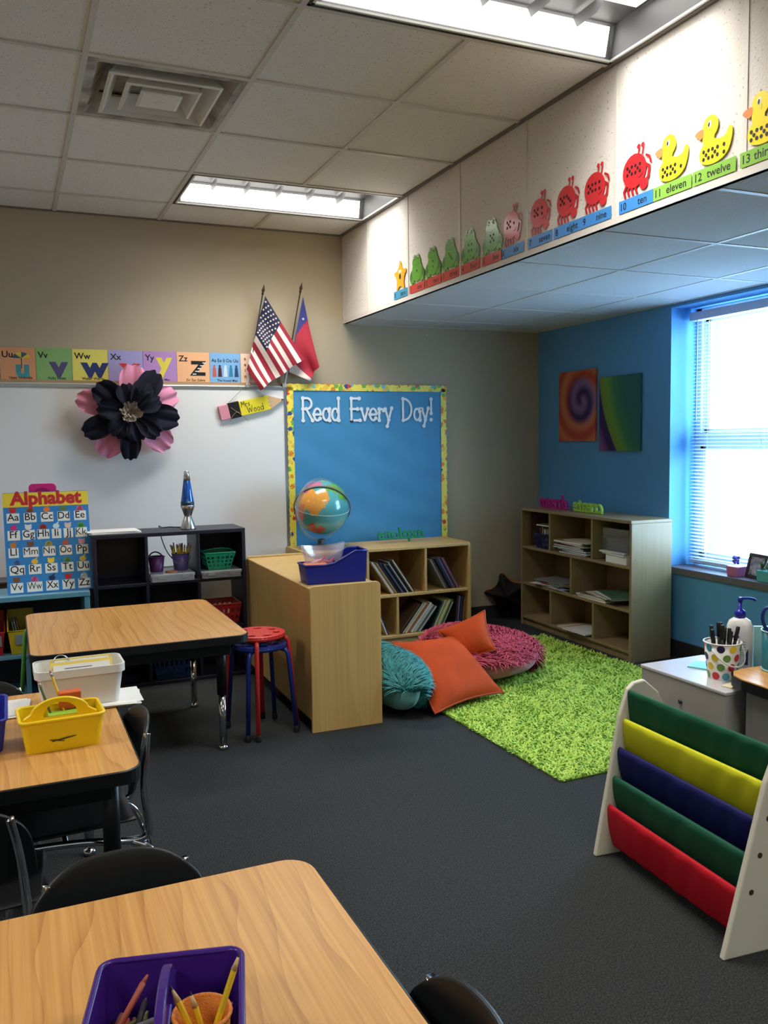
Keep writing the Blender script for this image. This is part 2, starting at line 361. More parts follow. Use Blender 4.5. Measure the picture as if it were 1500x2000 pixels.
# ------------------------------------------------------------------ troffers
M_glow = bpy.data.materials.new('lamp_lens'); M_glow.use_nodes = True; nt = M_glow.node_tree; nt.nodes.remove(nt.nodes['Principled BSDF'])
em = nt.nodes.new('ShaderNodeEmission'); em.inputs[0].default_value = (*LAMP_COL, 1); em.inputs[1].default_value = GLOW_STR
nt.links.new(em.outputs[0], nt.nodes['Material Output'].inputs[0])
M_refl = mat('grey_reflector', (104, 104, 105), .5, .1)
M_trim = mat('black_gasket', (28, 27, 26), .6)
def troffer(cx, row, label):
    xa, xb = (cx-1)*T, (cx+1)*T; ya, yb_ = ys[row+1], ys[row]
    t = thing('ceiling_light', label, 'ceiling light', ((xa+xb)/2, (ya+yb_)/2, H), group=None)
    w_, d = (xb-xa)/2, (yb_-ya)/2
    b = MB()   # frame: lip and dark gasket line
    for s in (-1, 1):
        b.box((-w_+g, s*(d-g)-.012 if s > 0 else -d+g, -.003), (w_-g, s*(d-g) if s > 0 else -d+g+.012, .004), 1)
        b.box((s*(w_-g)-.012 if s > 0 else -w_+g, -d+g, -.003), (s*(w_-g) if s > 0 else -w_+g+.012, d-g, .004), 1)
    iw, idp = w_-g-.012, d-g-.012
    for s in (-1, 1):
        b.box((-iw, s*idp-.01 if s > 0 else -idp, -.002), (iw, s*idp if s > 0 else -idp+.01, .006), 0)
        b.box((s*iw-.01 if s > 0 else -iw, -idp, -.002), (s*iw if s > 0 else -iw+.01, idp, .006), 0)
    b.build('frame', [M_white, M_trim], t)
    iw -= .008; idp -= .008; hh = .12
    b = MB()   # housing
    b.add([(-iw, -idp, 0), (iw, -idp, 0), (iw, idp, 0), (-iw, idp, 0), (-iw, -idp, hh), (iw, -idp, hh), (iw, idp, hh), (-iw, idp, hh)],
          [(4, 5, 6, 7), (0, 1, 5, 4), (1, 2, 6, 5), (2, 3, 7, 6), (3, 0, 4, 7)])
    b.build('housing', M_refl, t)
    b = MB()   # glow surfaces: reflector brightness put into the long side wall and mid top
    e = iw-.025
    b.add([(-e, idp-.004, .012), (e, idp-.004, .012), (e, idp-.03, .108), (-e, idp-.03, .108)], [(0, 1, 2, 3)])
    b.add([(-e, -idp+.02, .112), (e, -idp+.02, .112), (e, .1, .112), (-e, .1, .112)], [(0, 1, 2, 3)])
    b.build('lamp_lens', M_glow, t)
    ld = bpy.data.lights.new('troffer_light', 'AREA'); ld.shape = 'RECTANGLE'; ld.size = 2*e; ld.size_y = .42; ld.energy = LAMP_W*(1.75 if cx < -3 else .82 if row == 1 else 1.0); ld.color = LAMP_COL; ld.spread = math.radians(LAMP_SPREAD)  # added side row burns stronger to brighten the whiteboard
    lo = bpy.data.objects.new('troffer_light', ld); COL.objects.link(lo); lo.parent = t; lo.location = (0, .0, .02)
    for k in range(7):
        x = -iw+2*iw*k/6
        if k in (0, 6): continue
        b = MB(); b.add([(x, .02, .11), (x, idp-.035, .11), (x, idp-.06, .065), (x, .1, .065)], [(0, 1, 2, 3)])
        b.box((x-.012, -.14, .108), (x+.012, .03, .111)); b.build('louver_fin', M_refl, t)
    return t
LBL = ['lit recessed ceiling light beside the far end of the soffit', 'lit recessed ceiling light beside the soffit above the duck number cards', 'added unseen ceiling light above the photographer',
       'added ceiling light deep in the unseen side row', 'added ceiling light midway along the unseen side row', 'added ceiling light at the near end of the unseen side row']
for (c, r), l in zip(FIX, LBL): troffer(c, r, l)
# vent
vx0, vx1 = VENT[0]*T+g, (VENT[0]+1)*T-g; vy0, vy1 = ys[VENT[1]+1]+g, ys[VENT[1]]-g
t = thing('ceiling_vent', 'square stepped air diffuser dusted with soot between ceiling tiles', 'vent', ((vx0+vx1)/2, (vy0+vy1)/2, H))
def ringf(b, r0, z0, r1, z1, mi=0):
    v = [(sx*r0, sy*r0, z0) for sx, sy in ((-1, -1), (1, -1), (1, 1), (-1, 1))]+[(sx*r1, sy*r1, z1) for sx, sy in ((-1, -1), (1, -1), (1, 1), (-1, 1))]
    b.add(v, [(i, (i+1) % 4, 4+(i+1) % 4, 4+i) for i in range(4)], mi)
M_vent = mat('vent_enamel', (226, 226, 222), .5); M_soot = mat('vent_soot', (176, 174, 168), .8, var=.5, vscale=9)
r = (vx1-vx0)/2
b = MB(); ringf(b, r, -.001, r-.03, -.002, 1); ringf(b, r-.03, -.002, r-.085, .07, 1); ringf(b, r, -.001, r, .08, 1); b.add([(-r, -r, .08), (r, -r, .08), (r, r, .08), (-r, r, .08)], [(0, 1, 2, 3)], 1)
b.build('frame', [M_vent, M_soot], t)
for k, (ro, ri, zb) in enumerate(((.215, .165, -.012), (.145, .1, -.014))):
    b = MB(); ringf(b, ro, zb, ro-.012, zb-.004); ringf(b, ro-.012, zb-.004, ri, zb+.055); ringf(b, ro, zb, ri+.008, zb+.06)
    b.build('cone', M_vent, t)
b = MB(); ringf(b, .082, -.014, .07, -.018); ringf(b, .082, -.014, .06, .04); b.add([(-.07, -.07, -.018), (.07, -.07, -.018), (.07, .07, -.018), (-.07, .07, -.018)], [(0, 1, 2, 3)]); b.box((-.01, -.01, -.021), (.012, .01, -.018))
b.build('core', M_vent, t)
# ------------------------------------------------------------------ classroom tables
def table(label, x0, y0, x1, y1, h, legpos, grain=None):
    cx, cy_ = (x0+x1)/2, (y0+y1)/2; w_, d = (x1-x0)/2, (y1-y0)/2
    t = thing('classroom_table', label, 'table', (cx, cy_, 0), group=None)
    MB().prism(rrect(-w_+.004, -d+.004, w_-.004, d-.004, .055), h-.03, h).build('tabletop', M_oak, t, bevel=.0015, seg=1)
    o = rrect(-w_, -d, w_, d, .058); i = rrect(-w_+.004, -d+.004, w_-.004, d-.004, .055); n = len(o)
    b = MB(); b.v = [(x, y, h-.036) for x, y in o]+[(x, y, h-.003) for x, y in o]+[(x, y, h-.0005) for x, y in i]+[(x, y, h-.036) for x, y in i]
    for k in range(n):
        j = (k+1) % n
        for q in range(3): b.f.append([q*n+k, q*n+j, (q+1)*n+j, (q+1)*n+k]); b.m.append(0)
        b.f.append([3*n+k, 3*n+j, j, k]); b.m.append(0)
    b.build('edge_band', M_black, t)
    b = MB()
    for s in (-1, 1):
        b.box((-w_+.07, s*(d-.09)-.009, h-.10), (w_-.07, s*(d-.09)+.009, h-.03)); b.box((s*(w_-.09)-.009, -d+.09, h-.10), (s*(w_-.09)+.009, d-.09, h-.03))
    b.build('apron_frame', M_black, t, bevel=.003)
    for lx, ly in legpos:
        lx -= cx; ly -= cy_
        l = MB().tube([(lx, ly, h-.03), (lx, ly, h*.46)], .022, 16).build('leg', M_black, t, smooth=True)
        MB().tube([(lx, ly, h*.46), (lx, ly, .03)], .0155, 14).build('leg_insert', M_chrome, l, smooth=True)
        MB().lathe([(.006, .03), (.008, .022), (.018, .02), (.022, .01), (.02, 0)], 16, M=Matrix.Translation((lx, ly, 0))).build('glide', M_chrome, l, smooth=True)
    return t
TC = table('bare oak classroom table beside the red stool and plywood shelf', -2.108, -2.04, -1.235, -1.105, .54, [(-1.331, -1.882), (-1.325, -1.20), (-2.0, -1.90), (-2.0, -1.20)])
TB = table('oak classroom table under the yellow caddy and white file bin', -2.78, -3.405, -1.872, -2.565, .54, [(-1.945, -3.30), (-1.96, -2.66), (-2.69, -3.30), (-2.69, -2.66)])
TA = table('oak classroom table under the purple caddy, nearest the camera', -2.90, -4.90, -1.644, -4.008, .54, [(-1.74, -4.85), (-1.74, -4.11), (-2.80, -4.80), (-2.80, -4.11)])
# ------------------------------------------------------------------ school chairs: local origin on the floor, seat faces +y, back at y = 0
def make_chair(label):
    t = thing('school_chair', label, 'chair')
    W = .33
    def seat(u, v):
        x = (u-.5)*W*(1-.10*(v-.5)); y = .02+v*.32; e = abs(u-.5)*2
        return (x, y, .315+.012*e**2-.02*max(0, (v-.8)/.2)**2*.9+.012*(1-v)**2)
    b = MB().grid(seat, 14, 12); o = b.build('seat', M_black, t, smooth=True); m = o.modifiers.new('thick', 'SOLIDIFY'); m.thickness = .008
    m = o.modifiers.new('bevel', 'BEVEL'); m.width = .003
    def back(u, v):
        a = (u-.5)*2; top = .583-.055*abs(a)**3.2; bot = .385+.02*abs(a)**2
        hw = W/2*(1-.12*v**4)
        return (a*hw, .03-.045*v-.04*(1-a*a)*.9+.012, bot+(top-bot)*v)
    b = MB().grid(back, 18, 12); o = b.build('backrest', M_black, t, smooth=True); m = o.modifiers.new('thick', 'SOLIDIFY'); m.thickness = .012
    m = o.modifiers.new('bevel', 'BEVEL'); m.width = .004; m.segments = 2
    for s in (-1, 1):
        fr = MB(); fr.tube(smoothp([(s*.122, -.024, .55), (s*.136, -.015, .48), (s*.143, -.006, .40), (s*.149, -.012, .33), (s*.15, -.02, .27), (s*.145, .03, .262), (s*.14, .16, .285), (s*.135, .30, .292)], 3), .0105, 10); fr.build('side_frame', M_chrome, t, smooth=True)
    for s in (-1, 1):
        for pts in ([(s*.148, .03, .262), (s*.155, -.03, .23), (s*.165, -.06, .13), (s*.17, -.075, .012)], [(s*.14, .27, .285), (s*.155, .33, .24), (s*.165, .35, .13), (s*.168, .36, .012)]):
            l = MB().tube(smoothp(pts, 3), .0105, 10).build('leg', M_chrome, t, smooth=True)
            MB().lathe([(.008, .016), (.015, .012), (.017, .004), (.015, 0)], 12, M=Matrix.Translation(pts[-1][:2]+(0,))).build('glide', M_chrome, l, smooth=True)
    MB().tube([(-.16, -.045, .165), (.16, -.045, .165)], .006, 8).build('stretcher', M_chrome, t, smooth=True)
    MB().tube([(-.14, .2, .283), (.14, .2, .283)], .008, 8).build('stretcher', M_chrome, t, smooth=True)
    return t
G = 'black school chairs round the tables'
ch = make_chair('black plastic chair tucked behind the far edge of the purple caddy table'); ch['group'] = G
ch.location = (-1.995, -3.965, 0); ch.rotation_euler = (0, 0, PI)
dup(ch, 'black plastic chair at the aisle end of the purple caddy table', (-1.628, -4.60, 0), math.radians(90))
dup(ch, 'black plastic chrome-legged chair tucked at the aisle end of the yellow caddy table', (-1.858, -3.05, 0), math.radians(92))
dup(ch, 'black plastic chair with its back to the camera at the yellow caddy table', (-2.30, -3.565, 0), math.radians(-6))
dup(ch, 'black plastic chair on the far side of the yellow caddy table', (-2.275, -2.545, 0), PI)
# ------------------------------------------------------------------ stools with seven-hole seats
def make_stool(label, m, R_=.125, h=.45, rot=0):
    t = thing('stacking_stool', label, 'stool')
    bm = bmesh.new()
    def ringv(cx, cy_, rx, ry, n, a0=0):
        vs = [bm.verts.new((cx+rx*math.cos(2*PI*k/n)*math.cos(a0)-ry*math.sin(2*PI*k/n)*math.sin(a0), cy_+rx*math.cos(2*PI*k/n)*math.sin(a0)+ry*math.sin(2*PI*k/n)*math.cos(a0), h)) for k in range(n)]
        return [bm.edges.new((vs[k], vs[(k+1) % n])) for k in range(n)]
    E = ringv(0, 0, R_, R_, 48)
    for k in range(7):
        a = 2*PI*k/7+rot; E += ringv(.68*R_*math.cos(a), .68*R_*math.sin(a), .0165, .021, 14, a)
    bmesh.ops.triangle_fill(bm, edges=E, use_beauty=True)
    b = MB(); bm.verts.index_update(); b.add([v.co for v in bm.verts], [[v.index for v in f.verts] for f in bm.faces]); bm.free()
    o = b.build('seat', m, t); s = o.modifiers.new('thick', 'SOLIDIFY'); s.thickness = .012; s.offset = -1
    s = o.modifiers.new('bevel', 'BEVEL'); s.width = .004; s.segments = 2; s.limit_method = 'ANGLE'
    MB().lathe([(R_-.012, h-.022), (R_, h-.022), (R_, h-.006), (R_-.006, h-.006)], 40, cap=False).build('seat_rim', m, t, smooth=True)
    for k in range(4):
        a = PI/4+k*PI/2+rot; c, s_ = math.cos(a), math.sin(a)
        r0, r1 = R_*.55, R_*1.12
        pts = [(r0*c, r0*s_, h-.02), (r1*.93*c, r1*.93*s_, h-.028), (r1*c, r1*s_, h-.06), (r1*1.22*c, r1*1.22*s_, .012)]
        P = [Vector(pts[0])]+list(smoothp(pts[:3]+[tuple(Vector(pts[2]).lerp(Vector(pts[3]), .12))], 3))[1:]+[Vector(pts[3])]
        l = MB().tube(P, .0105, 10).build('leg', m, t, smooth=True)
        MB().lathe([(.0125, 0), (.0135, .004), (.0128, .03), (.011, .032)], 12, M=Matrix.Translation((pts[3][0], pts[3][1], 0))).build('foot_cap', M_darkp, l, smooth=True)
    return t
M_red = mat('red_enamel', (205, 52, 50), .35); M_bluee = mat('blue_enamel', (28, 48, 130), .35); M_greene = mat('green_enamel', (96, 158, 72), .4)
s = make_stool('red metal stool with holed seat, stacked on the blue stool', M_red, .126, .468, .25); s.location = (-1.112, -1.70, 0); s.rotation_euler = (0, 0, math.radians(12))
s = make_stool('blue metal stool nested under the red stool', M_bluee, .126, .42, .25); s.location = (-1.108, -1.707, 0); s.rotation_euler = (0, 0, math.radians(-6))
s = make_stool('green metal stool behind the bare oak table', M_greene, .15, .463, .1); s.location = (-1.945, -.965, 0)
s.rotation_euler = (0, 0, math.radians(28))
# ------------------------------------------------------------------ shelf units
def panel(nm, a, b_, m, t, bev=.003): return MB().box(a, b_).build(nm, m, t, bevel=bev)
def sidep(nm, x0, x1, D, Hh, r, m, t, y0=0, z0=0):
    """upright end panel with rounded top corners; lies in the y-z plane"""
    pts = [(y0, z0), (y0+D, z0)]+arc(y0+D-r, Hh-r, r, 0, 90, 6)+arc(y0+r, Hh-r, r, 90, 180, 6)
    b = MB(); n = len(pts)
    b.add([(x0, y, z) for y, z in pts]+[(x1, y, z) for y, z in pts], [list(range(n)), list(range(n, 2*n))[::-1]]+[(i, (i+1) % n, n+(i+1) % n, n+i) for i in range(n)])
    return b.build(nm, m, t, bevel=.002, seg=1)
# plywood shelf standing with its back to the tables
Hn, Dn, Ln = .69, .352, 1.20
t = thing('plywood_shelf', 'plywood bookshelf turned with its end panel to the camera beside the red stool', 'bookshelf', (-.728, -1.27, 0), rz=math.radians(-.6))
def endp(y):   # end panels lie in the x-z plane
    pts = [(-Dn/2, 0), (Dn/2, 0)]+arc(Dn/2-.022, Hn-.022, .022, 0, 90, 6)+arc(-Dn/2+.022, Hn-.022, .022, 90, 180, 6)
    b = MB(); n = len(pts)
    b.add([(x, y, z) for x, z in pts]+[(x, y+.019, z) for x, z in pts], [list(range(n)), list(range(n, 2*n))[::-1]]+[(i, (i+1) % n, n+(i+1) % n, n+i) for i in range(n)])
    return b.build('end_panel', M_birch, t, bevel=.003)
endp(-Ln/2); endp(Ln/2-.019)
panel('top_board', (-Dn/2+.008, -Ln/2+.019, Hn-.03), (Dn/2-.004, Ln/2-.019, Hn-.012), M_birch, t)
panel('back_panel', (-Dn/2+.004, -Ln/2+.019, .055), (-Dn/2+.016, Ln/2-.019, Hn-.014), M_birch, t, .001)
panel('shelf_board', (-Dn/2+.016, -Ln/2+.019, .33), (Dn/2-.01, Ln/2-.019, .348), M_birch, t)
panel('shelf_board', (-Dn/2+.016, -Ln/2+.019, .055), (Dn/2-.01, Ln/2-.019, .073), M_birch, t)
panel('plinth', (-Dn/2+.04, -Ln/2+.03, 0), (Dn/2-.04, Ln/2-.03, .056), M_darkp, t)
# bookshelf under the bulletin board
BX0, BX1, BF, BB, BH = -.47, .708, -.49, -.06, .655
bsx = (BX0+BX1)/2
t = thing('low_bookshelf', 'plywood bookshelf full of picture books under the blue bulletin board', 'bookshelf', (bsx, (BF+BB)/2, 0))
hw, hd = (BX1-BX0)/2, (BB-BF)/2
for s_ in (-1, 1): sidep('side_panel', s_*hw-(.019 if s_ > 0 else 0), s_*hw+(.019 if s_ < 0 else 0), 2*hd, BH+.004, .025, M_birch, t, -hd)
panel('top_board', (-hw+.019, -hd+.006, BH-.02), (hw-.019, hd, BH), M_birch, t)
panel('shelf_board', (-hw+.019, -hd+.01, .325), (hw-.019, hd-.008, .345), M_birch, t)
panel('shelf_board', (-hw+.019, -hd+.01, .05), (hw-.019, hd-.008, .07), M_birch, t)
panel('back_panel', (-hw+.019, hd-.008, .05), (hw-.019, hd-.002, BH-.02), M_birch, t, .001)
panel('plinth', (-hw+.019, -hd+.03, 0), (hw-.019, hd-.03, .052), M_birch, t)
DV_U = (-.045, .372); DV_L = .163
for x in DV_U: panel('divider', (x-bsx-.009, -hd+.012, .345), (x-bsx+.009, hd-.008, BH-.02), M_birch, t)
panel('divider', (DV_L-bsx-.009, -hd+.012, .07), (DV_L-bsx+.009, hd-.008, .325), M_birch, t)
# tall cubby bookcase on the blue wall; local x along the case (towards the camera), y towards the wall
BCH, BCL, BCD = .857, 1.252, .30
bcx, bcy, bcr = 1.246, -.27, math.radians(-90-1.4)
t = thing('cubby_bookcase', 'tall plywood cubby bookcase along the blue wall beside the window', 'bookcase', (bcx, bcy, 0), bcr)
def bcw(a, d, z):   # bookcase-local -> world
    v = Matrix.Rotation(bcr, 4, 'Z') @ Vector((a, d, 0)); return (bcx+v.x, bcy+v.y, z)
panel('side_panel', (0, 0, 0), (.02, BCD, BCH-.02), M_case, t); panel('side_panel', (BCL-.02, 0, 0), (BCL, BCD, BCH-.02), M_case, t)
panel('top_board', (0, -.004, BCH-.02), (BCL, BCD, BCH), M_case, t)
RZ = (.05, .298, .562)
for z in RZ: panel('shelf_board', (.02, .004, z), (BCL-.02, BCD-.006, z+.018), M_case, t)
panel('back_panel', (.02, BCD-.008, .05), (BCL-.02, BCD-.002, BCH-.02), M_case, t, .001)
panel('plinth', (.02, .02, 0), (BCL-.02, BCD-.02, .052), M_case, t)
for xs, z0, z1 in (((.365, .85), RZ[2], BCH-.02), ((.618,), RZ[1], RZ[2]), ((.375, .865), RZ[0], RZ[1])):
    for x in xs: panel('divider', (x-.009, .006, z0+.018), (x+.009, BCD-.008, z1), M_case, t)
# dark cube shelf in front of the whiteboard
M_nav = mat('dark_navy_laminate', (30, 29, 48), .42, var=.12, vscale=5)
DX0, DX1, DF, DB, DH = -1.754, -.909, -.715, -.42, .862
dcx, dcy = (DX0+DX1)/2, (DF+DB)/2; w2, d2 = (DX1-DX0)/2, (DB-DF)/2
t = thing('cube_shelf', 'dark navy cube shelf standing under the lava lamp', 'cube shelf', (dcx, dcy, 0))
panel('side_panel', (-w2, -d2, 0), (-w2+.022, d2, DH-.022), M_nav, t); panel('side_panel', (w2-.022, -d2, 0), (w2, d2, DH-.022), M_nav, t)
panel('top_board', (-w2, -d2, DH-.022), (w2, d2, DH), M_nav, t)
for z in (.565, .283, .0): panel('shelf_board', (-w2+.022, -d2+.004, z), (w2-.022, d2, z+.02), M_nav, t)
DD = (-1.468, -1.182)
for x in DD: panel('divider', (x-dcx-.009, -d2+.004, .585), (x-dcx+.009, d2, DH-.022), M_nav, t)
for x in DD: panel('divider', (x-dcx-.009, -d2+.004, .303), (x-dcx+.009, d2, .565), M_nav, t); panel('divider', (x-dcx-.009, -d2+.004, .02), (x-dcx+.009, d2, .283), M_nav, t)
for x0, x1, z0, z1 in ((-w2+.022, DD[0]-dcx, .585, DH-.022), (DD[1]-dcx, w2-.022, .585, DH-.022), (-w2+.022, DD[0]-dcx, .303, .565), (DD[0]-dcx, DD[1]-dcx, .303, .565), (-w2+.022, w2-.022, .02, .283)):
    panel('back_panel', (x0, d2-.006, z0), (x1, d2, z1), M_nav, t, .001)
# pale blue shelf at the edge of the picture
M_teal = mat('pale_blue_laminate', (104, 156, 182), .45)
t = thing('blue_shelf', 'pale blue low shelf under the alphabet poster', 'shelf', (-2.27, -.56, 0))
panel('side_panel', (.465, -.16, 0), (.493, .15, .54), M_teal, t); panel('side_panel', (-.60, -.16, 0), (-.572, .15, .54), M_teal, t)
panel('top_board', (-.60, -.17, .54), (.495, .15, .567), M_teal, t); panel('shelf_board', (-.572, -.155, .232), (.465, .145, .252), M_teal, t)
panel('shelf_board', (-.572, -.155, .01), (.465, .145, .03), M_teal, t); panel('back_panel', (-.572, .14, .03), (.465, .147, .54), mat('dark_back', (46, 52, 60), .7), t, .001)
panel('divider', (.16, -.15, .03), (.183, .14, .232), M_teal, t)
# ------------------------------------------------------------------ whiteboard
t = thing('whiteboard', 'long white marker board with aluminium frame on the beige wall', 'whiteboard', (-2.9, 0, 0))
M_wb = mat('whiteboard_enamel', (234, 233, 231), .28, coat=.3)
wx0, wx1 = -1.9, 2.455       # local
MB().box((wx0, -.02, .575), (wx1, -.004, 1.70)).build('board_surface', M_wb, t)
b = MB(); b.box((wx0, -.026, 1.70), (wx1, -.002, 1.722)); b.build('top_frame', M_alu, t, bevel=.003)
MB().box((wx0, -.026, .555), (wx1, -.002, .577)).build('bottom_frame', M_alu, t, bevel=.003)
MB().box((wx1, -.026, .555), (wx1+.024, -.002, 1.722)).build('side_frame', M_alu, t, bevel=.003)
MB().box((wx0, -.075, .545), (wx1, -.02, .557)).build('marker_tray', M_alu, t, bevel=.002)
MB().box((wx0, -.014, 1.722), (wx1-.02, -.002, 1.745)).build('map_rail', mat('tan_cork_rail', (176, 146, 112), .8), t)
MB().box((wx0, -.02, 1.722), (wx1-.02, -.002, 1.727)).build('rail_lip', M_white, t)
# ------------------------------------------------------------------ alphabet frieze cards above the whiteboard
FC = [(-2.165, -1.97, (224, 158, 112)), (-1.97, -1.765, (138, 182, 112)), (-1.765, -1.557, (232, 216, 104)), (-1.557, -1.348, (166, 158, 208)), (-1.348, -1.14, (182, 138, 196)), (-1.14, -.931, (244, 184, 136)), (-.931, -.728, (128, 178, 224)), (-.728, -.546, (246, 214, 190))]
FCL = ['orange letter card for u with an umbrella, above the whiteboard', 'green letter card for v above the whiteboard', 'yellow letter card for w above the whiteboard', 'lavender letter card with a red x, above the whiteboard', 'purple letter card with a yellow y, above the whiteboard', 'peach letter card with a striped z, above the whiteboard', 'blue vowel letter card above the whiteboard', 'pale peach letter card half hidden behind the striped flag']
PAIR = ['Uu', 'Vv', 'Ww', 'Xx', 'Yy', 'Zz', 'Aa Ee Ii Oo Uu', '']
CAP = ['Uppy Umbrella', 'Vicky Violet', 'Walter Walrus', 'Fix-it Max', 'Yo-yo Man', 'Zig Zag Zebra', 'The Vowel Men', '']
BIG = [('u', (70, 150, 160)), ('v', (88, 76, 120)), ('w', (44, 58, 110)), ('x', (205, 52, 44)), ('y', (232, 212, 80)), ('Z', (20, 20, 22)), None, None]
for k, (x0, x1, c) in enumerate(FC):
    w_ = x1-x0; h_ = .197
    t = thing('letter_card', FCL[k], 'alphabet card', (x0, -.006, 1.736), rot=RB, group='alphabet cards above the whiteboard')
    mc = mat('card_%d' % k, c, .55)
    MB().box((.001, 0, 0), (w_-.001, h_, .0015)).build('card_sheet', mc, t)
    if k < 7:
        b = MB(); b.text(PAIR[k], .012, h_-.058, .052 if k < 6 else .03, .0018, align='LEFT', bold=.02, maxw=w_*.86)
        b.text(CAP[k], w_*.5+.012, .014, .021, .0018, bold=.02); b.build('lettering', M_ink, t)
    if k < 6:
        b = MB(); ch_, cc = BIG[k]
        sz = .20 if k in (0, 1, 2, 3) else .17
        if k == 4: b.text('y', w_*.62, .075, .17, .0018, bold=.045, sx=1.05)
        elif k == 5: b.text('Z', w_*.64, .055, .12, .0018, bold=.05, sx=1.1)
        else: b.text(ch_, w_*.62, .035 if k else .03, .165 if k else .135, .0018, bold=.05, sx=1.15)
        b.build('big_letter', mat('letter_ink_%d' % k, cc, .5), t)
    if k == 0:
        b = MB()
        for q in range(4):
            a0, a1 = 180-45*q, 135-45*q
            b.prism([(w_*.6, .135)]+[(w_*.6+.048*math.cos(math.radians(a)), .135+.036*math.sin(math.radians(a))) for a in (a0, a0-15, a0-30, a1)], .0018, .0024, q % 2)
        b.box((w_*.6-.002, .075, .002), (w_*.6+.002, .135, .0026), 2); b.build('umbrella_print', [mat('print_teal', (52, 92, 110), .5), mat('print_yellow', (226, 196, 60), .5), M_ink], t)
    if k == 5:
        b = MB()
        for q in range(5): b.box((w_*.64-.035+q*.016, .056+q*.018, .0024), (w_*.64-.012+q*.016, .062+q*.018, .0028))
        b.build('stripe_print', M_paper, t)
    if k == 6:
        b = MB()      # plain row of coloured peg shapes in place of the printed figures
        for q, mi in zip(range(5), range(5)):
            x = .03+q*.036; b.ell(x, .112, .0075, .009, .0018, .0024, mi); b.prism([(x-.013, .045), (x+.013, .045), (x+.009, .104), (x-.009, .104)], .0018, .0024, mi)
        b.build('peg_print', [mat('peg_a', (196, 96, 90), .5), mat('peg_b', (70, 34, 44), .5), mat('peg_c', (214, 222, 230), .5), mat('peg_d', (52, 128, 160), .5), mat('peg_e', (44, 66, 116), .5)], t)
    if k == 7:
        b = MB()
        for q, l in enumerate('aeiou'[:4]): b.text(l, .03, .155-.038*q, .03, .0018, bold=.03)
        b.build('lettering', mat('print_brown', (120, 60, 50), .5), t)
# ------------------------------------------------------------------ bulletin board
bx0, bx1, bz0, bz1 = -.423, .776, .62, 1.742
t = thing('bulletin_board', 'sky blue bulletin board with scalloped handprint border', 'bulletin board', (bx0, 0, bz0), rot=RB)
W_, H_ = bx1-bx0, bz1-bz0
MB().box((.012, .0, .004), (W_-.012, H_-.012, .018)).build('backing', mat('cork', (150, 118, 84), .9), t)
M_bp = mat('blue_backing_paper', (72, 142, 188), .55, spec=.3)
b = MB(); rnd = random.Random(3)
def bpaper(u, v):
    r = .0012*math.sin(23*v+5*math.sin(3*u))+.0014*math.sin(40*v*(.6+.4*u)+9*u)+.0006*math.sin(60*u+14*v)
    return (.02+u*(W_-.04), v*(H_-.02), .0235+r)
b.grid(bpaper, 70, 90); b.build('blue_paper', M_bp, t, smooth=True)
def border_mat():
    m = bpy.data.materials.new('handprint_border'); m.use_nodes = True; nt = m.node_tree; bs = nt.nodes['Principled BSDF']; N = nt.nodes.new; L = nt.links.new
    tc = N('ShaderNodeTexCoord'); v = N('ShaderNodeTexVoronoi'); v.inputs['Scale'].default_value = 30; n = N('ShaderNodeTexNoise'); n.inputs['Scale'].default_value = 90
    mp = N('ShaderNodeMixRGB'); mp.inputs[0].default_value = .03; L(tc.outputs['Object'], mp.inputs[1]); L(n.outputs['Color'], mp.inputs[2]); L(mp.outputs[0], v.inputs['Vector'])
    L(tc.outputs['Object'], n.inputs['Vector'])
    cr = N('ShaderNodeValToRGB'); cr.color_ramp.interpolation = 'CONSTANT'
    sep = N('ShaderNodeSeparateColor'); L(v.outputs['Color'], sep.inputs[0]); L(sep.outputs[0], cr.inputs[0])
    cols = [(0, (226, 130, 34)), (.14, (244, 222, 70)), (.35, (202, 60, 44)), (.45, (226, 196, 60)), (.55, (110, 176, 60)), (.66, (246, 226, 90)), (.80, (40, 70, 140)), (.88, (244, 190, 60)), (.95, (110, 190, 200))]
    e = cr.color_ramp.elements; e[0].position = 0; e[0].color = (*lin(cols[0][1]), 1); e[1].position = cols[1][0]; e[1].color = (*lin(cols[1][1]), 1)
    for p, c in cols[2:]: q = e.new(p); q.color = (*lin(c), 1)
    th = N('ShaderNodeMapRange'); th.inputs[1].default_value = .50; th.inputs[2].default_value = .58; L(v.outputs['Distance'], th.inputs[0])
    mx = N('ShaderNodeMixRGB'); L(th.outputs[0], mx.inputs[0]); L(cr.outputs[0], mx.inputs[1]); mx.inputs[2].default_value = (*lin((246, 224, 84)), 1)
    L(mx.outputs[0], bs.inputs['Base Color']); bs.inputs['Roughness'].default_value = .5
    return m
M_bord = border_mat()
def border(name, p0, p1, out):
    """strip from p0 to p1 with scallops towards out"""
    L_ = math.hypot(p1[0]-p0[0], p1[1]-p0[1]); n = int(L_/.012); d = ((p1[0]-p0[0])/L_, (p1[1]-p0[1])/L_); pts = []
    for k in range(n+1):
        s_ = L_*k/n; o_ = .040+.007*abs(math.sin(PI*s_/.05))
        pts.append((p0[0]+d[0]*s_+out[0]*o_, p0[1]+d[1]*s_+out[1]*o_))
    return MB().prism([p0]+pts+[p1], .0275, .029).build(name, M_bord, t)
border('border_strip', (.0, H_-.045), (W_, H_-.045), (0, 1))
border('border_strip', (.042, 0), (.042, H_-.02), (-1, 0)); border('border_strip', (W_-.048, 0), (W_-.048, H_-.02), (1, 0))
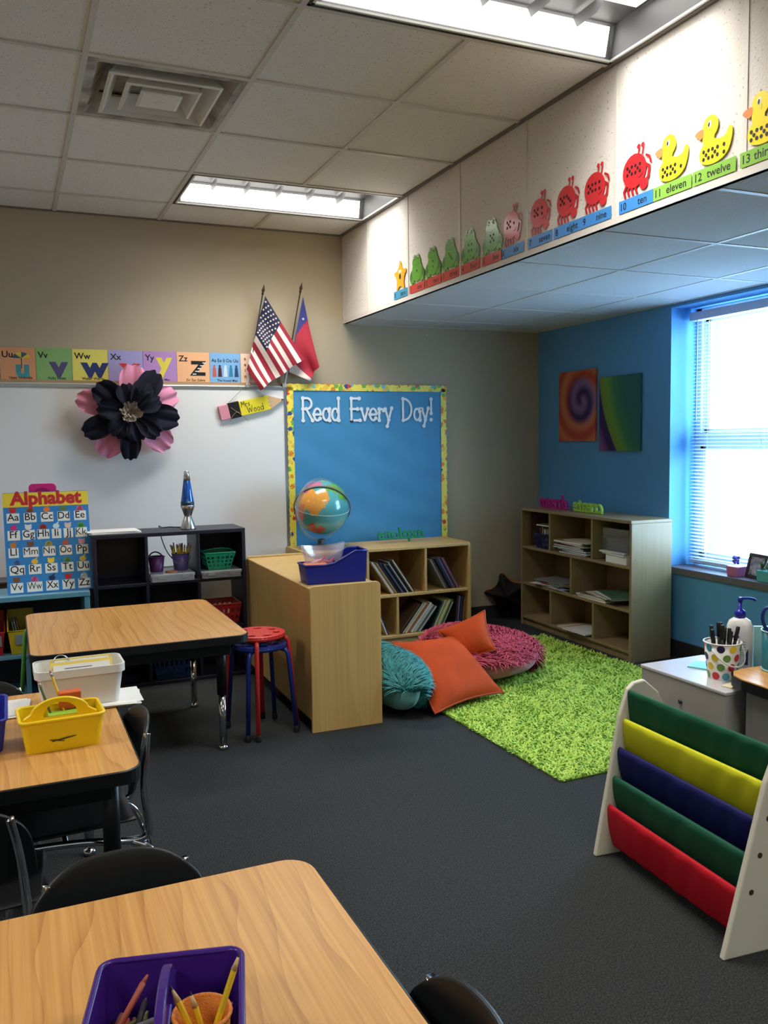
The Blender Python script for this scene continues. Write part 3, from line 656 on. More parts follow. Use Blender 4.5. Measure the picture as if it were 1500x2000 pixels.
# hand-cut letters with dots at the stroke ends (unit cap height)
def ell_(cx, cy_, rx, ry, a0=0, a1=360, n=14): return arc(cx, cy_, rx, a0, a1, n, ry)
GLY = {
 'R': (.62, [[(.06, 0), (.06, 1)], [(.06, 1)]+ell_(.30, .76, .28, .24, 90, -90)+[(.06, .52)], [(.26, .52), (.62, 0)]]),
 'e': (.50, [[(.04, .27), (.46, .27)]+ell_(.25, .27, .21, .27, 0, 320)]),
 'a': (.50, [ell_(.24, .27, .2, .27, 30, 390), [(.44, .52), (.44, 0)]]),
 'd': (.52, [ell_(.24, .27, .2, .27, 30, 390), [(.45, 1), (.45, 0)]]),
 'E': (.62, [[(.06, 0), (.06, 1)], [(.06, 1), (.56, 1)], [(.06, .52), (.45, .52)], [(.06, 0), (.6, 0)]]),
 'v': (.46, [[(.02, .52), (.22, 0), (.42, .52)]]),
 'r': (.40, [[(.08, 0), (.08, .52)], [(.08, .34)]+ell_(.24, .34, .16, .18, 180, 40)]),
 'y': (.46, [[(.02, .52), (.24, .02)], [(.44, .56), (.14, -.28)]]),
 'D': (.70, [[(.06, 0), (.06, 1)], [(.06, 1)]+ell_(.10, .5, .52, .5, 85, -85)+[(.06, 0)]]),
 '!': (.24, [[(.12, 1), (.12, .32)], [(.12, .02), (.121, .02)]]),
 ' ': (.56, [])}
M_cut = mat('white_cut_paper', (226, 232, 238), .6)
xx, zz, cap = .101, .876, .150; kx = .985/(sum(GLY[c_][0]+.055 for c_ in 'Read Every Day!')-.055)
for ch_ in 'Read Every Day!':
    adv, st = GLY[ch_]
    if st:
        b = MB()
        for s_ in st: b.line([(xx+p[0]*kx, zz+p[1]*cap) for p in s_], .0155, .0275, .0295, r_end=.0135)
        b.build('paper_letter', M_cut, t)
    xx += (adv+.055)*kx
# ------------------------------------------------------------------ pink and navy tissue flower
t = thing('paper_flower', 'large navy and pink tissue paper flower pinned on the whiteboard', 'paper flower', (-1.452, -.03, 1.545), rot=RB)
M_navy = mat('navy_tissue', (13, 12, 34), .9); M_pinkt = mat('pink_tissue', (232, 150, 180), .75)
def petal(ang, L_, W__, z0, curl, m, seed, r0=.02):
    rn = random.Random(seed); ph = [rn.uniform(0, 6) for _ in range(4)]; a = math.radians(ang); c, s_ = math.cos(a), math.sin(a)
    def fn(u, v):
        x = r0+L_*v; wd = W__*(.30+.70*0); sv = min(1, v/.62); wd = W__*(.34+.66*sv*sv*(3-2*sv))*(1-.16*(max(0, v-.70)/.3)**2.5)
        q = (u-.5)*2; y = q*wd/2
        x -= .13*L_*max(0, v-.55)/.45*abs(q)**3.5
        rf = .010*v*math.sin(7*q+ph[0])+.006*v*v*math.sin(15*q+ph[1])
        z = z0+curl*math.sin(v*PI*.6)+rf+.028*q*q*math.sin(PI*v)-.03*max(0, v-.7)
        x += .006*math.sin(9*q+ph[2])*v**3
        return (x*c-y*s_, x*s_+y*c, z)
    return MB().grid(fn, 14, 12).build('petal', m, t, smooth=True)
for k, (a, L_, W__) in enumerate([(82, .275, .165), (163, .295, .15), (22, .295, .16), (236, .285, .17), (318, .30, .17)]): petal(a, L_, W__, .03, .03, M_pinkt, k)
for k, (a, L_, W__) in enumerate([(55, .28, .15), (140, .235, .16), (352, .275, .16), (204, .28, .14), (268, .265, .125)]): petal(a, L_, W__, .07, .035, M_navy, 20+k)
for k, a in enumerate((100, 28, 320, 230, 170, 62, 285)): petal(a, .155+.02*(k % 3), .13, .105, .03, M_navy, 40+k)
M_tan = mat('tan_tissue', (150, 136, 118), .8)
b = MB(); rn = random.Random(5)
for k in range(90):
    a = rn.uniform(0, 2*PI); r = .052*math.sqrt(rn.random()); rr_ = r+rn.uniform(.006, .024); h_ = rn.uniform(.02, .045); wv = .006
    p0 = (r*.6*math.cos(a), r*.6*math.sin(a), .12); p1 = (rr_*math.cos(a), rr_*math.sin(a), .12+h_); tx, ty = -math.sin(a)*wv, math.cos(a)*wv
    b.add([(p0[0]-tx, p0[1]-ty, p0[2]), (p0[0]+tx, p0[1]+ty, p0[2]), (p1[0]+tx, p1[1]+ty, p1[2]), (p1[0]-tx, p1[1]-ty, p1[2])], [(0, 1, 2, 3)])
b.ell(0, 0, .055, .055, .10, .121); b.build('tissue_stamens', M_tan, t)
# ------------------------------------------------------------------ flags on the map rail
def flag_staff(label, name, base, tip, cloth):
    B, Tp = Vector(base), Vector(tip); t = thing(name, label, 'flag', base); d = (Tp-B)
    MB().tube([Vector((0, 0, 0)), d*.9], .0042, 10).build('staff', M_ink, t, smooth=True)
    dn = d.normalized(); q = Vector((0, 0, 1)).rotation_difference(dn).to_matrix().to_4x4(); q.translation = d*.9
    MB().lathe([(.004, 0), (.009, .006), (.006, .014), (.011, .03), (.005, .052), (.0008, .068)], 12, M=q).build('finial', mat('bronze_finial', (66, 48, 34), .4, .5), t, smooth=True)
    MB().tube([-d*.02, d*.16], .008, 10).box((-.014, -.004, -.02), (.014, .026, .006)).build('holder', mat('grey_holder', (198, 194, 190), .4), t, bevel=.001, seg=1)
    cloth(t, B, d)
M_fr = mat('flag_red', (150, 30, 48), .7); M_fw = mat('flag_white', (226, 212, 204), .7); M_fb = mat('flag_navy', (28, 34, 66), .7)
def us(t, B, d):
    def P(u, v):   # u along fly, v down hoist
        Ht, Hb, Ft, Fb = Vector((-.57, -.075, 2.30)), Vector((-.698, -.05, 1.83)), Vector((-.322, -.095, 1.90)), Vector((-.63, -.085, 1.69))
        p = Ht.lerp(Hb, v).lerp(Ft.lerp(Fb, v), u)
        p.y += .016*math.sin(9*v+3*u)*(.4+.6*u)-.01*math.sin(16*v)
        p.x += .008*math.sin(12*v+2*u)*u
        return p-B
    NU, NV = 30, 39
    b = MB().grid(lambda u, v: tuple(P(u, v)), NU, NV)
    b.m = [2 if (j < 21 and i < 12) else ((j//3) % 2) for j in range(NV) for i in range(NU)]
    o = b.build('flag_cloth', [M_fr, M_fw, M_fb], t, smooth=True)
    b = MB()
    for r in range(9):
        for c in range(6 if r % 2 == 0 else 5):
            u = .4*(c*2+1+(r % 2))/12; v = (r+1)/10*.538
            p = P(u, v)+Vector((0, -.003, 0)); s_ = []
            for k in range(10):
                rr_ = .0085 if k % 2 == 0 else .0036; a = PI/2+k*PI/5; s_.append((p.x+rr_*math.cos(a), p.y, p.z+rr_*math.sin(a)))
            n = 10; b.add(s_+[(x, y-.0006, z) for x, y, z in s_], [list(range(n)), list(range(n, 2*n))[::-1]])
    b.build('star_print', M_fw, t)
flag_staff('small striped red and white flag with starred navy corner above the pencil sign', 'stick_flag', (-.69, -.03, 1.735), (-.575, -.075, 2.37), us)
def nc(t, B, d):
    def P(u, v):
        Ht, Hb, Ft, Fb = Vector((-.312, -.075, 2.31)), Vector((-.415, -.045, 1.82)), Vector((-.215, -.075, 1.86)), Vector((-.275, -.062, 1.755))
        p = Ht.lerp(Hb, v).lerp(Ft.lerp(Fb, v), u)
        p.y += .014*math.sin(8*v+4*u)*(.3+u); p.x += .006*math.sin(14*v)*u
        return p-B
    NU, NV = 30, 30
    b = MB().grid(lambda u, v: tuple(P(u, v)), NU, NV)
    b.m = [2 if i < 9.5-8.5*min(1, j/14) else (0 if j < 25 else 1) for j in range(NV) for i in range(NU)]
    b.build('flag_cloth', [mat('flag_red_b', (176, 40, 58), .7), M_fw, mat('flag_blue', (50, 56, 120), .7)], t, smooth=True)
    b = MB(); p = P(.16, .17)+Vector((0, -.004, 0)); s_ = []
    for k in range(10):
        rr_ = .011 if k % 2 == 0 else .0045; a = PI/2+k*PI/5; s_.append((p.x+rr_*math.cos(a), p.y, p.z+rr_*math.sin(a)))
    b.add(s_+[(x, y-.0006, z) for x, y, z in s_], [list(range(10)), list(range(10, 20))[::-1]]); b.build('star_print', M_fw, t)
flag_staff('small red and blue stick flag hanging beside the striped flag', 'stick_flag', (-.44, -.03, 1.737), (-.318, -.075, 2.40), nc)
# ------------------------------------------------------------------ pencil sign with teacher's name
ang = math.radians(12.5)
t = thing('pencil_sign', 'yellow wooden pencil shaped name sign hanging from the flag holder', 'sign', (-.872, -.024, 1.497), rot=RB)
Rz = Matrix.Rotation(ang, 4, 'Z')
def rb(b): b.v = [tuple(Rz @ Vector(p)) for p in b.v]; return b
rb(MB().prism([(0, 0), (.068, 0), (.068, .094), (0, .094)], 0, .02)).build('eraser', mat('pink_eraser', (216, 140, 160), .7), t, bevel=.003)
rb(MB().box((.062, -.004, -.001), (.138, .1, .022))).build('ferrule', mat('black_burlap', (30, 28, 27), .9, bump=.6, bscale=400), t, bevel=.004)
zig = [(.335, 0)]+[(.345 if k % 2 else .328, .094*k/8) for k in range(1, 8)]+[(.335, .094)]
rb(MB().prism([(.13, 0)]+zig+[(.13, .094)], 0, .02)).build('pencil_body', mat('yellow_paint', (226, 208, 40), .5), t, bevel=.002, seg=1)
rb(MB().prism([(.335, .0), (.425, .040), (.425, .052), (.335, .094)]+[(.345 if k % 2 else .328, .094*k/8) for k in range(7, 0, -1)], .0, .019)).build('pencil_point', mat('bare_wood', (206, 172, 134), .7), t)
rb(MB().prism([(.425, .04), (.447, .046), (.425, .052)], 0, .019)).build('pencil_tip', M_ink, t)
b = MB()
HW = {'M': [[(0, 0), (.1, 1), (.35, .35), (.6, 1), (.7, 0)]], 'r': [[(0, .55), (.05, 0)], [(.05, .35), (.2, .55), (.35, .5)]], 's': [[(.35, .55), (.1, .5), (.1, .33), (.32, .25), (.3, .05), (.02, 0)]],
      'W': [[(0, 1), (.2, 0), (.42, .7), (.62, 0), (.85, 1)]], 'o': [ell_(.22, .27, .2, .27, 90, 450, 10)], 'd': [ell_(.22, .27, .2, .27, 30, 390, 10), [(.42, 1), (.44, 0)]]}
def hand(b, s_, x, y, h_, adv, z):
    for c_ in s_:
        for p in HW[c_]: b.line([(x+q[0]*h_, y+q[1]*h_) for q in p], .0032, z, z+.0006)
        x += adv[c_]*h_
AD = {'M': .85, 'r': .45, 's': .5, 'W': 1.0, 'o': .58, 'd': .6}
hand(b, 'Mrs', .150, .056, .034, AD, .0205); hand(b, 'Wood', .183, .012, .042, AD, .0205)
rb(b).build('handwriting', M_ink, t)
b = MB(); tw = mat('jute_twine', (150, 132, 108), .9)
b.tube([(.045, .11, .01), (.165, .225, .012)], .0016, 6); b.tube([(.195, .225, .012), (.30, .155, .012)], .0016, 6); b.tube([(.165, .225, .012), (.18, .235, .012), (.195, .225, .012)], .0016, 6)
b.tube(smoothp([(.055, -.005, .024), (.07, .03, .026), (.10, .06, .026), (.125, .045, .027), (.1, .055, .027), (.06, .085, .026)], 2), .0016, 6); b.tube(smoothp([(.10, .06, .026), (.15, .02, .027), (.172, .0, .026)], 2), .0016, 6)
b.build('twine', tw, t)
# ------------------------------------------------------------------ number cards along the soffit
M_dot = M_ink; M_eye = mat('eye_white', (236, 236, 232), .4)
PR = dict(rough=.32, coat=.35)
def star_art(b, n):
    pts = []
    for k in range(10):
        a = PI/2+k*PI/5; r = .112 if k % 2 == 0 else .046; pts.append((.082+r*math.cos(a)*.95, .075+r*math.sin(a)))
    b.prism([tuple(p)[:2] for p in smoothp([(x, y, 0) for x, y in pts], 2, True)], 0, .0016, 0)
    b.ell(.069, .105, .009, .009, .0016, .002, 2); b.ell(.091, .105, .009, .009, .0016, .002, 2)
    b.ell(.08, .075, .012, .016, .0016, .0022, 1)
def frog_art(b, n):
    b.ell(.085, .066, .064, .058, 0, .0016, 0); b.ell(.078, .115, .052, .036, 0, .0018, 0)
    for x in (.055, .10): b.ell(x, .142, .015, .015, 0, .0018, 0); b.ell(x, .144, .008, .009, .0018, .0022, 2); b.ell(x+.001, .144, .004, .005, .0022, .0026, 1)
    for s_, x in ((-1, .026), (1, .144)):
        b.ell(x, .042, .032, .038, 0, .0014, 3, rot=.5*s_); b.prism([(x, .03), (x-.040, .002), (x-.016, .010), (x-.010, -.006), (x+.008, .008), (x+.030, -.002), (x+.016, .03)], 0, .0015, 0)
    b.line([(.045, .106), (.065, .098), (.09, .098), (.11, .106)], .0025, .0018, .0022, 3)
def crab_art(b, n):
    b.ell(.075, .09, .066, .062, 0, .0016, 0)
    for k in range(4):
        x = .022+.022*k; b.line([(x+.012, .05), (x-.006, .026), (x+.002, .004)], .010, 0, .0014, 3)
    b.line([(.135, .10), (.158, .085), (.152, .05), (.138, .038)], .011, 0, .0015, 3); b.ell(.128, .03, .022, .02, 0, .0017, 0)
    b.line([(.14, .13), (.158, .12), (.165, .10)], .009, 0, .0014, 3)
    for x in (.095, .118): b.line([(x, .14), (x+.006, .165), (x-.004, .172)], .006, 0, .0014, 3); b.ell(x+.004, .172, .009, .009, .0014, .0018, 0)
    b.line([(.10, .058), (.112, .062), (.122, .07)], .0025, .0016, .002, 1)
def duck_art(b, n):
    body = smoothp([(.012, .045, 0), (.03, .008, 0), (.09, -.002, 0), (.145, .015, 0), (.165, .06, 0), (.168, .10, 0), (.152, .108, 0), (.14, .08, 0), (.105, .075, 0), (.075, .09, 0), (.04, .085, 0)], 2, True)
    b.prism([tuple(p)[:2] for p in body], 0, .0016, 0); b.ell(.068, .128, .036, .038, 0, .0018, 0); b.ell(.06, .095, .027, .03, 0, .0017, 0)
    b.prism([tuple(p)[:2] for p in smoothp([(.04, .132, 0), (.005, .128, 0), (-.008, .116, 0), (.01, .108, 0), (.02, .094, 0), (.036, .104, 0)], 2, True)], 0, .002, 3)
    b.ell(.064, .138, .008, .012, .0018, .0022, 2, rot=-.2); b.ell(.062, .136, .004, .008, .0022, .0026, 1, rot=-.2)
    b.line([(.075, .125), (.072, .11)], .001, .0018, .002, 1)
def pips(n):
    five = [(-1, -1), (1, -1), (0, 0), (-1, 1), (1, 1)]; out = []; left = n; cx = 0
    while left > 0:
        k = min(5, left); out += [(cx+p[0], p[1]) for p in {1: [(0, 0)], 2: [(0, -1), (0, 1)], 3: [(-1, 1), (0, 0), (1, -1)], 4: [(-1, -1), (1, -1), (-1, 1), (1, 1)], 5: five}[k]]
        left -= k; cx += 3.6
    m = (max(p[0] for p in out)+min(p[0] for p in out))/2 if out else 0
    return [(p[0]-m, p[1]) for p in out]
WORD = ['zero', 'one', 'two', 'three', 'four', 'five', 'six', 'seven', 'eight', 'nine', 'ten', 'eleven', 'twelve', 'thirteen']
NY = [-.852, -1.071, -1.268, -1.468, -1.675, -1.885, -2.064, -2.287, -2.484, -2.671, -2.903, -3.09, -3.282, -3.485]
KIND = ['star']+['frog']*5+['crab']*5+['duck']*3
COLS = {'star': ((244, 168, 40), (200, 120, 30)), 'frog': ((104, 172, 62), (72, 128, 52)), 'crab': ((206, 40, 48), (176, 30, 40)), 'duck': ((250, 222, 48), (232, 140, 80))}
STR = {'star': (60, 150, 190), 'frog': (214, 70, 58), 'crab': (66, 140, 214), 'duck': (140, 190, 80)}
NM = {'star': 'orange starfish', 'frog': 'green frog', 'crab': 'red crab', 'duck': 'yellow duck'}
for n in range(14):
    k = KIND[n]
    t = thing('number_card', '%s number card reading %d %s on the soffit panels' % (NM[k], n, WORD[n]), 'number card', (-.001, NY[n], 2.182), rot=RR, group='number cards along the soffit')
    w_ = .186
    MB().box((0, 0, .003), (w_, .046, .0042)).build('number_strip', mat('strip_'+k, STR[k], **PR), t)
    b = MB(); b.text(str(n), .012, .010, .038, .0045, align='LEFT', bold=.012); b.text(WORD[n], w_-.058 if n < 11 else w_-.072, .011, .038, .0045, bold=.012, maxw=.118); b.build('lettering', M_ink, t)
    b = MB(); {'star': star_art, 'frog': frog_art, 'crab': crab_art, 'duck': duck_art}[k](b, n)
    sc_ = {'star': .98, 'frog': 1.0, 'crab': .97, 'duck': .95}[k]
    cx, cy_ = {'star': (.08, .075), 'frog': (.085, .066), 'crab': (.072, .095), 'duck': (.085, .038)}[k]
    sp, rd = (.0125, .0068) if n > 5 else (.014, .006)
    if n:
        for px, py in pips(n): b.ell(cx+px*sp*(.9 if n > 10 else 1)+.0, cy_+py*sp, rd*.9, rd, .0019, .0024, 1, n=10)
    b.v = [(x*sc_+.012, y*sc_+.049, z+.003) for x, y, z in b.v]
    b.build('animal_cutout', [mat('print_'+k, COLS[k][0], **PR), M_dot, M_eye, mat('print2_'+k, COLS[k][1], **PR)], t)
# ------------------------------------------------------------------ canvases on the blue wall
def canvas_mat(key, kind):
    m = bpy.data.materials.new(key); m.use_nodes = True; nt = m.node_tree; bs = nt.nodes['Principled BSDF']; N = nt.nodes.new; L = nt.links.new
    tc = N('ShaderNodeTexCoord'); cr = N('ShaderNodeValToRGB'); e = cr.color_ramp.elements
    def ramp(cols):
        e[0].position, e[0].color = cols[0][0], (*lin(cols[0][1]), 1); e[1].position, e[1].color = cols[-1][0], (*lin(cols[-1][1]), 1)
        for p, c in cols[1:-1]: q = e.new(p); q.color = (*lin(c), 1)
    if kind == 'swirl':
        mp = N('ShaderNodeMapping'); mp.inputs['Location'].default_value = (-.27, -.285, 0); L(tc.outputs['Object'], mp.inputs[0])
        sx = N('ShaderNodeSeparateXYZ'); L(mp.outputs[0], sx.inputs[0])
        ln = N('ShaderNodeVectorMath'); ln.operation = 'LENGTH'; L(mp.outputs[0], ln.inputs[0])
        at = N('ShaderNodeMath'); at.operation = 'ARCTAN2'; L(sx.outputs[1], at.inputs[0]); L(sx.outputs[0], at.inputs[1])
        a2 = N('ShaderNodeMath'); a2.operation = 'MULTIPLY_ADD'; a2.inputs[1].default_value = 2*PI/.125; L(ln.outputs['Value'], a2.inputs[0]); L(at.outputs[0], a2.inputs[2])
        sn = N('ShaderNodeMath'); sn.operation = 'SINE'; L(a2.outputs[0], sn.inputs[0])
        bd = N('ShaderNodeMapRange'); bd.inputs[1].default_value = -1; bd.inputs[2].default_value = 1; L(sn.outputs[0], bd.inputs[0])
        def mixc(fac, a, b_):
            q = N('ShaderNodeMixRGB'); L(fac, q.inputs[0])
            for k_, c_ in ((1, a), (2, b_)):
                if isinstance(c_, tuple): q.inputs[k_].default_value = (*lin(c_), 1)
                else: L(c_, q.inputs[k_])
            return q.outputs[0]
        inner = mixc(bd.outputs[0], (58, 36, 88), (138, 104, 156)); outer = mixc(bd.outputs[0], (188, 74, 52), (214, 122, 84))
        rm = N('ShaderNodeMapRange'); rm.inputs[1].default_value = .135; rm.inputs[2].default_value = .185; L(ln.outputs['Value'], rm.inputs[0])
        fin = mixc(rm.outputs[0], inner, outer)
    else:
        sx = N('ShaderNodeSeparateXYZ'); L(tc.outputs['Object'], sx.inputs[0])
        pw = N('ShaderNodeMath'); pw.operation = 'MULTIPLY_ADD'; pw.inputs[1].default_value = .68; L(sx.outputs[1], pw.inputs[0]); L(sx.outputs[0], pw.inputs[2])
        y2 = N('ShaderNodeMath'); y2.operation = 'MULTIPLY'; L(sx.outputs[1], y2.inputs[0]); L(sx.outputs[1], y2.inputs[1])
        m8 = N('ShaderNodeMath'); m8.operation = 'MULTIPLY_ADD'; m8.inputs[1].default_value = -.62; L(y2.outputs[0], m8.inputs[0]); L(pw.outputs[0], m8.inputs[2])
        m9 = N('ShaderNodeMath'); m9.operation = 'MULTIPLY_ADD'; m9.inputs[1].default_value = 2.1; m9.inputs[2].default_value = -.095; L(m8.outputs[0], m9.inputs[0]); L(m9.outputs[0], cr.inputs[0])
        ramp([(0, (140, 90, 150)), (.10, (112, 66, 130)), (.17, (56, 34, 92)), (.285, (56, 34, 92)), (.315, (120, 146, 60)), (.46, (112, 158, 62)), (.60, (64, 130, 84)), (.8, (44, 110, 100)), (1, (40, 106, 104))])
    L(fin if kind == 'swirl' else cr.outputs[0], bs.inputs['Base Color']); bs.inputs['Roughness'].default_value = .75
    return m
o = MB().box((0, 0, 0), (.424, .498, .02)).build('canvas_painting', canvas_mat('swirl_painting', 'swirl'), bevel=.003)
tag(o, 'canvas painted with an orange and purple spiral swirl on blue wall', 'painting', loc=(XR-.0005, -.29, 1.329), rot=RR)
o = MB().box((0, 0, 0), (.415, .497, .02)).build('canvas_painting', canvas_mat('wave_painting', 'wave'), bevel=.003)
tag(o, 'canvas painted with a green and purple curving wave on blue wall', 'painting', loc=(XR-.0005, -.757, 1.262), rot=RR)
tag(MB().lathe([(.0045, 0), (.0045, .006), (.002, .008)], 10).build('push_pin', M_white, smooth=True), 'tiny white push pin in the beige wall under the soffit', 'push pin', loc=(.629, -.001, 2.099), rot=RB)
# ------------------------------------------------------------------ green shag rug
rug_c, rug_r = (.475, -1.76), math.radians(1.2)
RW, RL = 1.42, 2.13
t = thing('shag_rug', 'lime green shag rug on the grey carpet in the reading corner', 'rug', (rug_c[0], rug_c[1], 0), rug_r)
M_rug = mat('lime_shag', (186, 216, 94), .9, var=.14, vscale=60); M_rugb = mat('rug_backing', (112, 150, 50), .9)
MB().prism(rrect(-RW/2, -RL/2, RW/2, RL/2, .02), .001, .006).build('rug_backing', M_rugb, t)
b = MB(); rn = random.Random(11)
nxr, nyr = 150, 225
for i in range(nxr):
    for j in range(nyr):
        x = -RW/2+(i+rn.random())*RW/nxr; y = -RL/2+(j+rn.random())*RL/nyr
        a = rn.uniform(0, 2*PI); l = rn.uniform(.014, .03); h_ = rn.uniform(.010, .022); wv = rn.uniform(.0022, .0042)
        # neighbouring tufts fall the same way
        a = rn.uniform(0, 2*PI) if rn.random() < .6 else 2.4*math.sin(31*x+3*math.sin(23*y))+2.0*math.sin(27*y+9*x)
        dx, dy = math.cos(a)*l, math.sin(a)*l; tx, ty = -math.sin(a)*wv, math.cos(a)*wv
        b.add([(x-tx, y-ty, .004), (x+tx, y+ty, .004), (x+dx*.4+tx, y+dy*.4+ty, h_*.8), (x+dx*.4-tx, y+dy*.4-ty, h_*.8), (x+dx, y+dy, h_)], [(0, 1, 2, 3), (3, 2, 4)])
o = b.build('pile', M_rug, t); o['kind'] = 'stuff'
# ------------------------------------------------------------------ furry bean bags
def beanbag(name, label, c, rx, ry, rz_, mbody, mfur, n, seed, furtest, ln=.085):
    t = thing(name, label, 'bean bag', (c[0], c[1], .016)); rn = random.Random(seed)
    def surf(th, ph):
        k = 1+.05*math.sin(3*ph+seed)+.03*math.sin(5*ph+2*th)
        z = rz_*(.5+.5*math.cos(th)) if False else rz_*(1-(1-math.cos(th))/2)
        r = math.sin(th)**.75 if math.sin(th) > 0 else 0
        return Vector((rx*r*k*math.cos(ph), ry*r*k*math.sin(ph), max(.002, rz_*.5+rz_*.5*math.copysign(abs(math.cos(th))**.85, math.cos(th)))))
    MB().grid(lambda u, v: tuple(surf(PI*(.001+.998*v), 2*PI*u)), 40, 22, wrap=True).build('body', mbody, t, smooth=True)
    b = MB(); k = 0
    while k < n:
        th, ph = math.acos(1-2*rn.random()), rn.uniform(0, 2*PI)
        p = surf(th, ph)
        if not furtest(p+Vector((c[0], c[1], .016)), th): continue
        k += 1
        nrm = (p-Vector((0, 0, rz_*.35))); nrm.x /= rx*rx; nrm.y /= ry*ry; nrm.z /= (rz_*.5)**2; nrm.normalize()
        sw = Vector((math.sin(5*p.x+seed)+.4*rn.uniform(-1, 1), math.cos(6*p.y+seed)+.4*rn.uniform(-1, 1), -1.1))
        tg = sw-nrm*sw.dot(nrm)
        tg = tg.normalized() if tg.length > .01 else nrm.orthogonal()
        L_ = ln*rn.uniform(.6, 1.15); side = nrm.cross(tg).normalized()*rn.uniform(.0022, .0042)
        side += nrm.cross(tg)*0
        p1 = p+nrm*L_*.36+tg*L_*.25; p2 = p+nrm*L_*.48+tg*L_*.58; p3 = p+nrm*L_*.42+tg*L_*.95
        for q in (p1, p2, p3): q.z = max(q.z, .006)
        b.add([p-side, p+side, p1+side, p1-side, p2+side*.7, p2-side*.7, p3], [(0, 1, 2, 3), (3, 2, 4, 5), (5, 4, 6)])
    o = b.build('fur', mfur, t); o['kind'] = 'stuff'
    return t
M_tealb = mat('teal_velour', (92, 158, 152), .8, sheen=.3); M_tealf = mat('teal_fur', (58, 140, 142), .6, var=.3, vscale=40)
M_pinkb = mat('mauve_velour', (176, 100, 116), .8, sheen=.3); M_pinkf = mat('pink_fur', (196, 76, 96), .6, var=.3, vscale=40)
beanbag('furry_beanbag', 'teal furry bean bag pressed against the plywood end panel', (-.412, -1.60), .118, .34, .235, M_tealb, M_tealf, 9000, 2, lambda p, th: p.x > -.485 and (p.z > .15 or (p.x > -.365 and p.z > .03)))
beanbag('furry_beanbag', 'pink furry bean bag on the lime rug behind the orange pillows', (.275, -1.31), .305, .37, .205, M_pinkb, M_pinkf, 15000, 3, lambda p, th: p.z > .13 or p.y > -1.15 or (p.x > .50 and p.y > -1.45 and p.z > .06), .095)
# ------------------------------------------------------------------ orange pillows
M_or = mat('orange_velvet', (178, 66, 24), .8, spec=.2, var=.12, vscale=9, bump=.05, bscale=500); M_pip = mat('orange_piping', (170, 66, 30), .8)
def pillow(label, TL, TR, BR, BL, th, face_up=True):
    TL, TR, BR, BL = map(Vector, (TL, TR, BR, BL)); c = (TL+TR+BR+BL)/4
    n = ((TR-BL).cross(TL-BR)).normalized()
    if n.y > 0: n = -n
    t = thing('throw_pillow', label, 'pillow', tuple(c))
    def pt(u, v, s_):
        p = BL.lerp(BR, u).lerp(TL.lerp(TR, u), v); x, y = 2*u-1, 2*v-1
        inx = .10*(1-y*y)*x*abs(x)*0+.055*x*(1-abs(x)**6*0)*(1-y*y)*-1*abs(x)**3; iny = -.055*y*abs(y)**3*(1-x*x)
        p = p+(BR-BL)*inx+(TL-BL)*iny
        e = max(0, (1-abs(x)**2.6))**.62*max(0, (1-abs(y)**2.6))**.62
        return p-c+n*s_*th*e*(1+.05*math.sin(7*u+5*v))
    b = MB(); N_ = 26
    b.grid(lambda u, v: tuple(pt(u, v, 1)), N_, N_); b.grid(lambda u, v: tuple(pt(u, v, -1)), N_, N_)
    b.build('pillow_cover', M_or, t, smooth=True)
    loop = [pt(k/12, 0, 0) for k in range(12)]+[pt(1, k/12, 0) for k in range(12)]+[pt(1-k/12, 1, 0) for k in range(12)]+[pt(0, 1-k/12, 0) for k in range(12)]
    MB().tube(loop, .0055, 6, closed=True).build('piping', M_pip, t, smooth=True)
    return t
pillow('big orange velvet pillow leaning across the teal furry bean bag', (-.35, -1.53, .30), (.06, -1.47, .285), (.155, -1.81, .04), (-.315, -1.945, .03), .075)
pillow('smaller orange velvet pillow standing on its corner on the pink furry bean bag', (.225, -1.50, .41), (.20, -1.655, .225), (.02, -1.58, .15), (-.02, -1.40, .30), .06)
# ------------------------------------------------------------------ sequin star cushion
pts = []
for k in range(10):
    a = PI/2+k*PI/5+.25; r = .205 if k % 2 == 0 else .092; pts.append((r*math.cos(a), r*math.sin(a)))
P = [tuple(p)[:2] for p in smoothp([(x, y, 0) for x, y in pts], 2, True)]; n = len(P)
t = thing('star_cushion', 'dark sequin star cushion with gold edge between bookcase and beige wall', 'cushion', (1.225, -.125, .20), rot=(PI/2+.18, 0, math.radians(-38)))
b = MB(); b.v = [(x*s_, y*s_, z) for s_, z in ((1, -.02), (1, .02), (.62, .055), (0.001, .065)) for x, y in P]+[(x*.62, y*.62, -.05) for x, y in P]
for q in range(3): b.f += [[q*n+i, q*n+(i+1) % n, (q+1)*n+(i+1) % n, (q+1)*n+i] for i in range(n)]
b.f += [[4*n+i, 4*n+(i+1) % n, (i+1) % n, i] for i in range(n)]; b.f.append([4*n+i for i in range(n)]); b.m = [1 if k < n else 0 for k in range(len(b.f))]
b.build('sequin_cover', [mat('black_sequins', (22, 18, 16), .3, .5, bump=.5, bscale=300), mat('gold_sequins', (226, 150, 84), .35, .8, bump=1, bscale=160)], t, smooth=True)
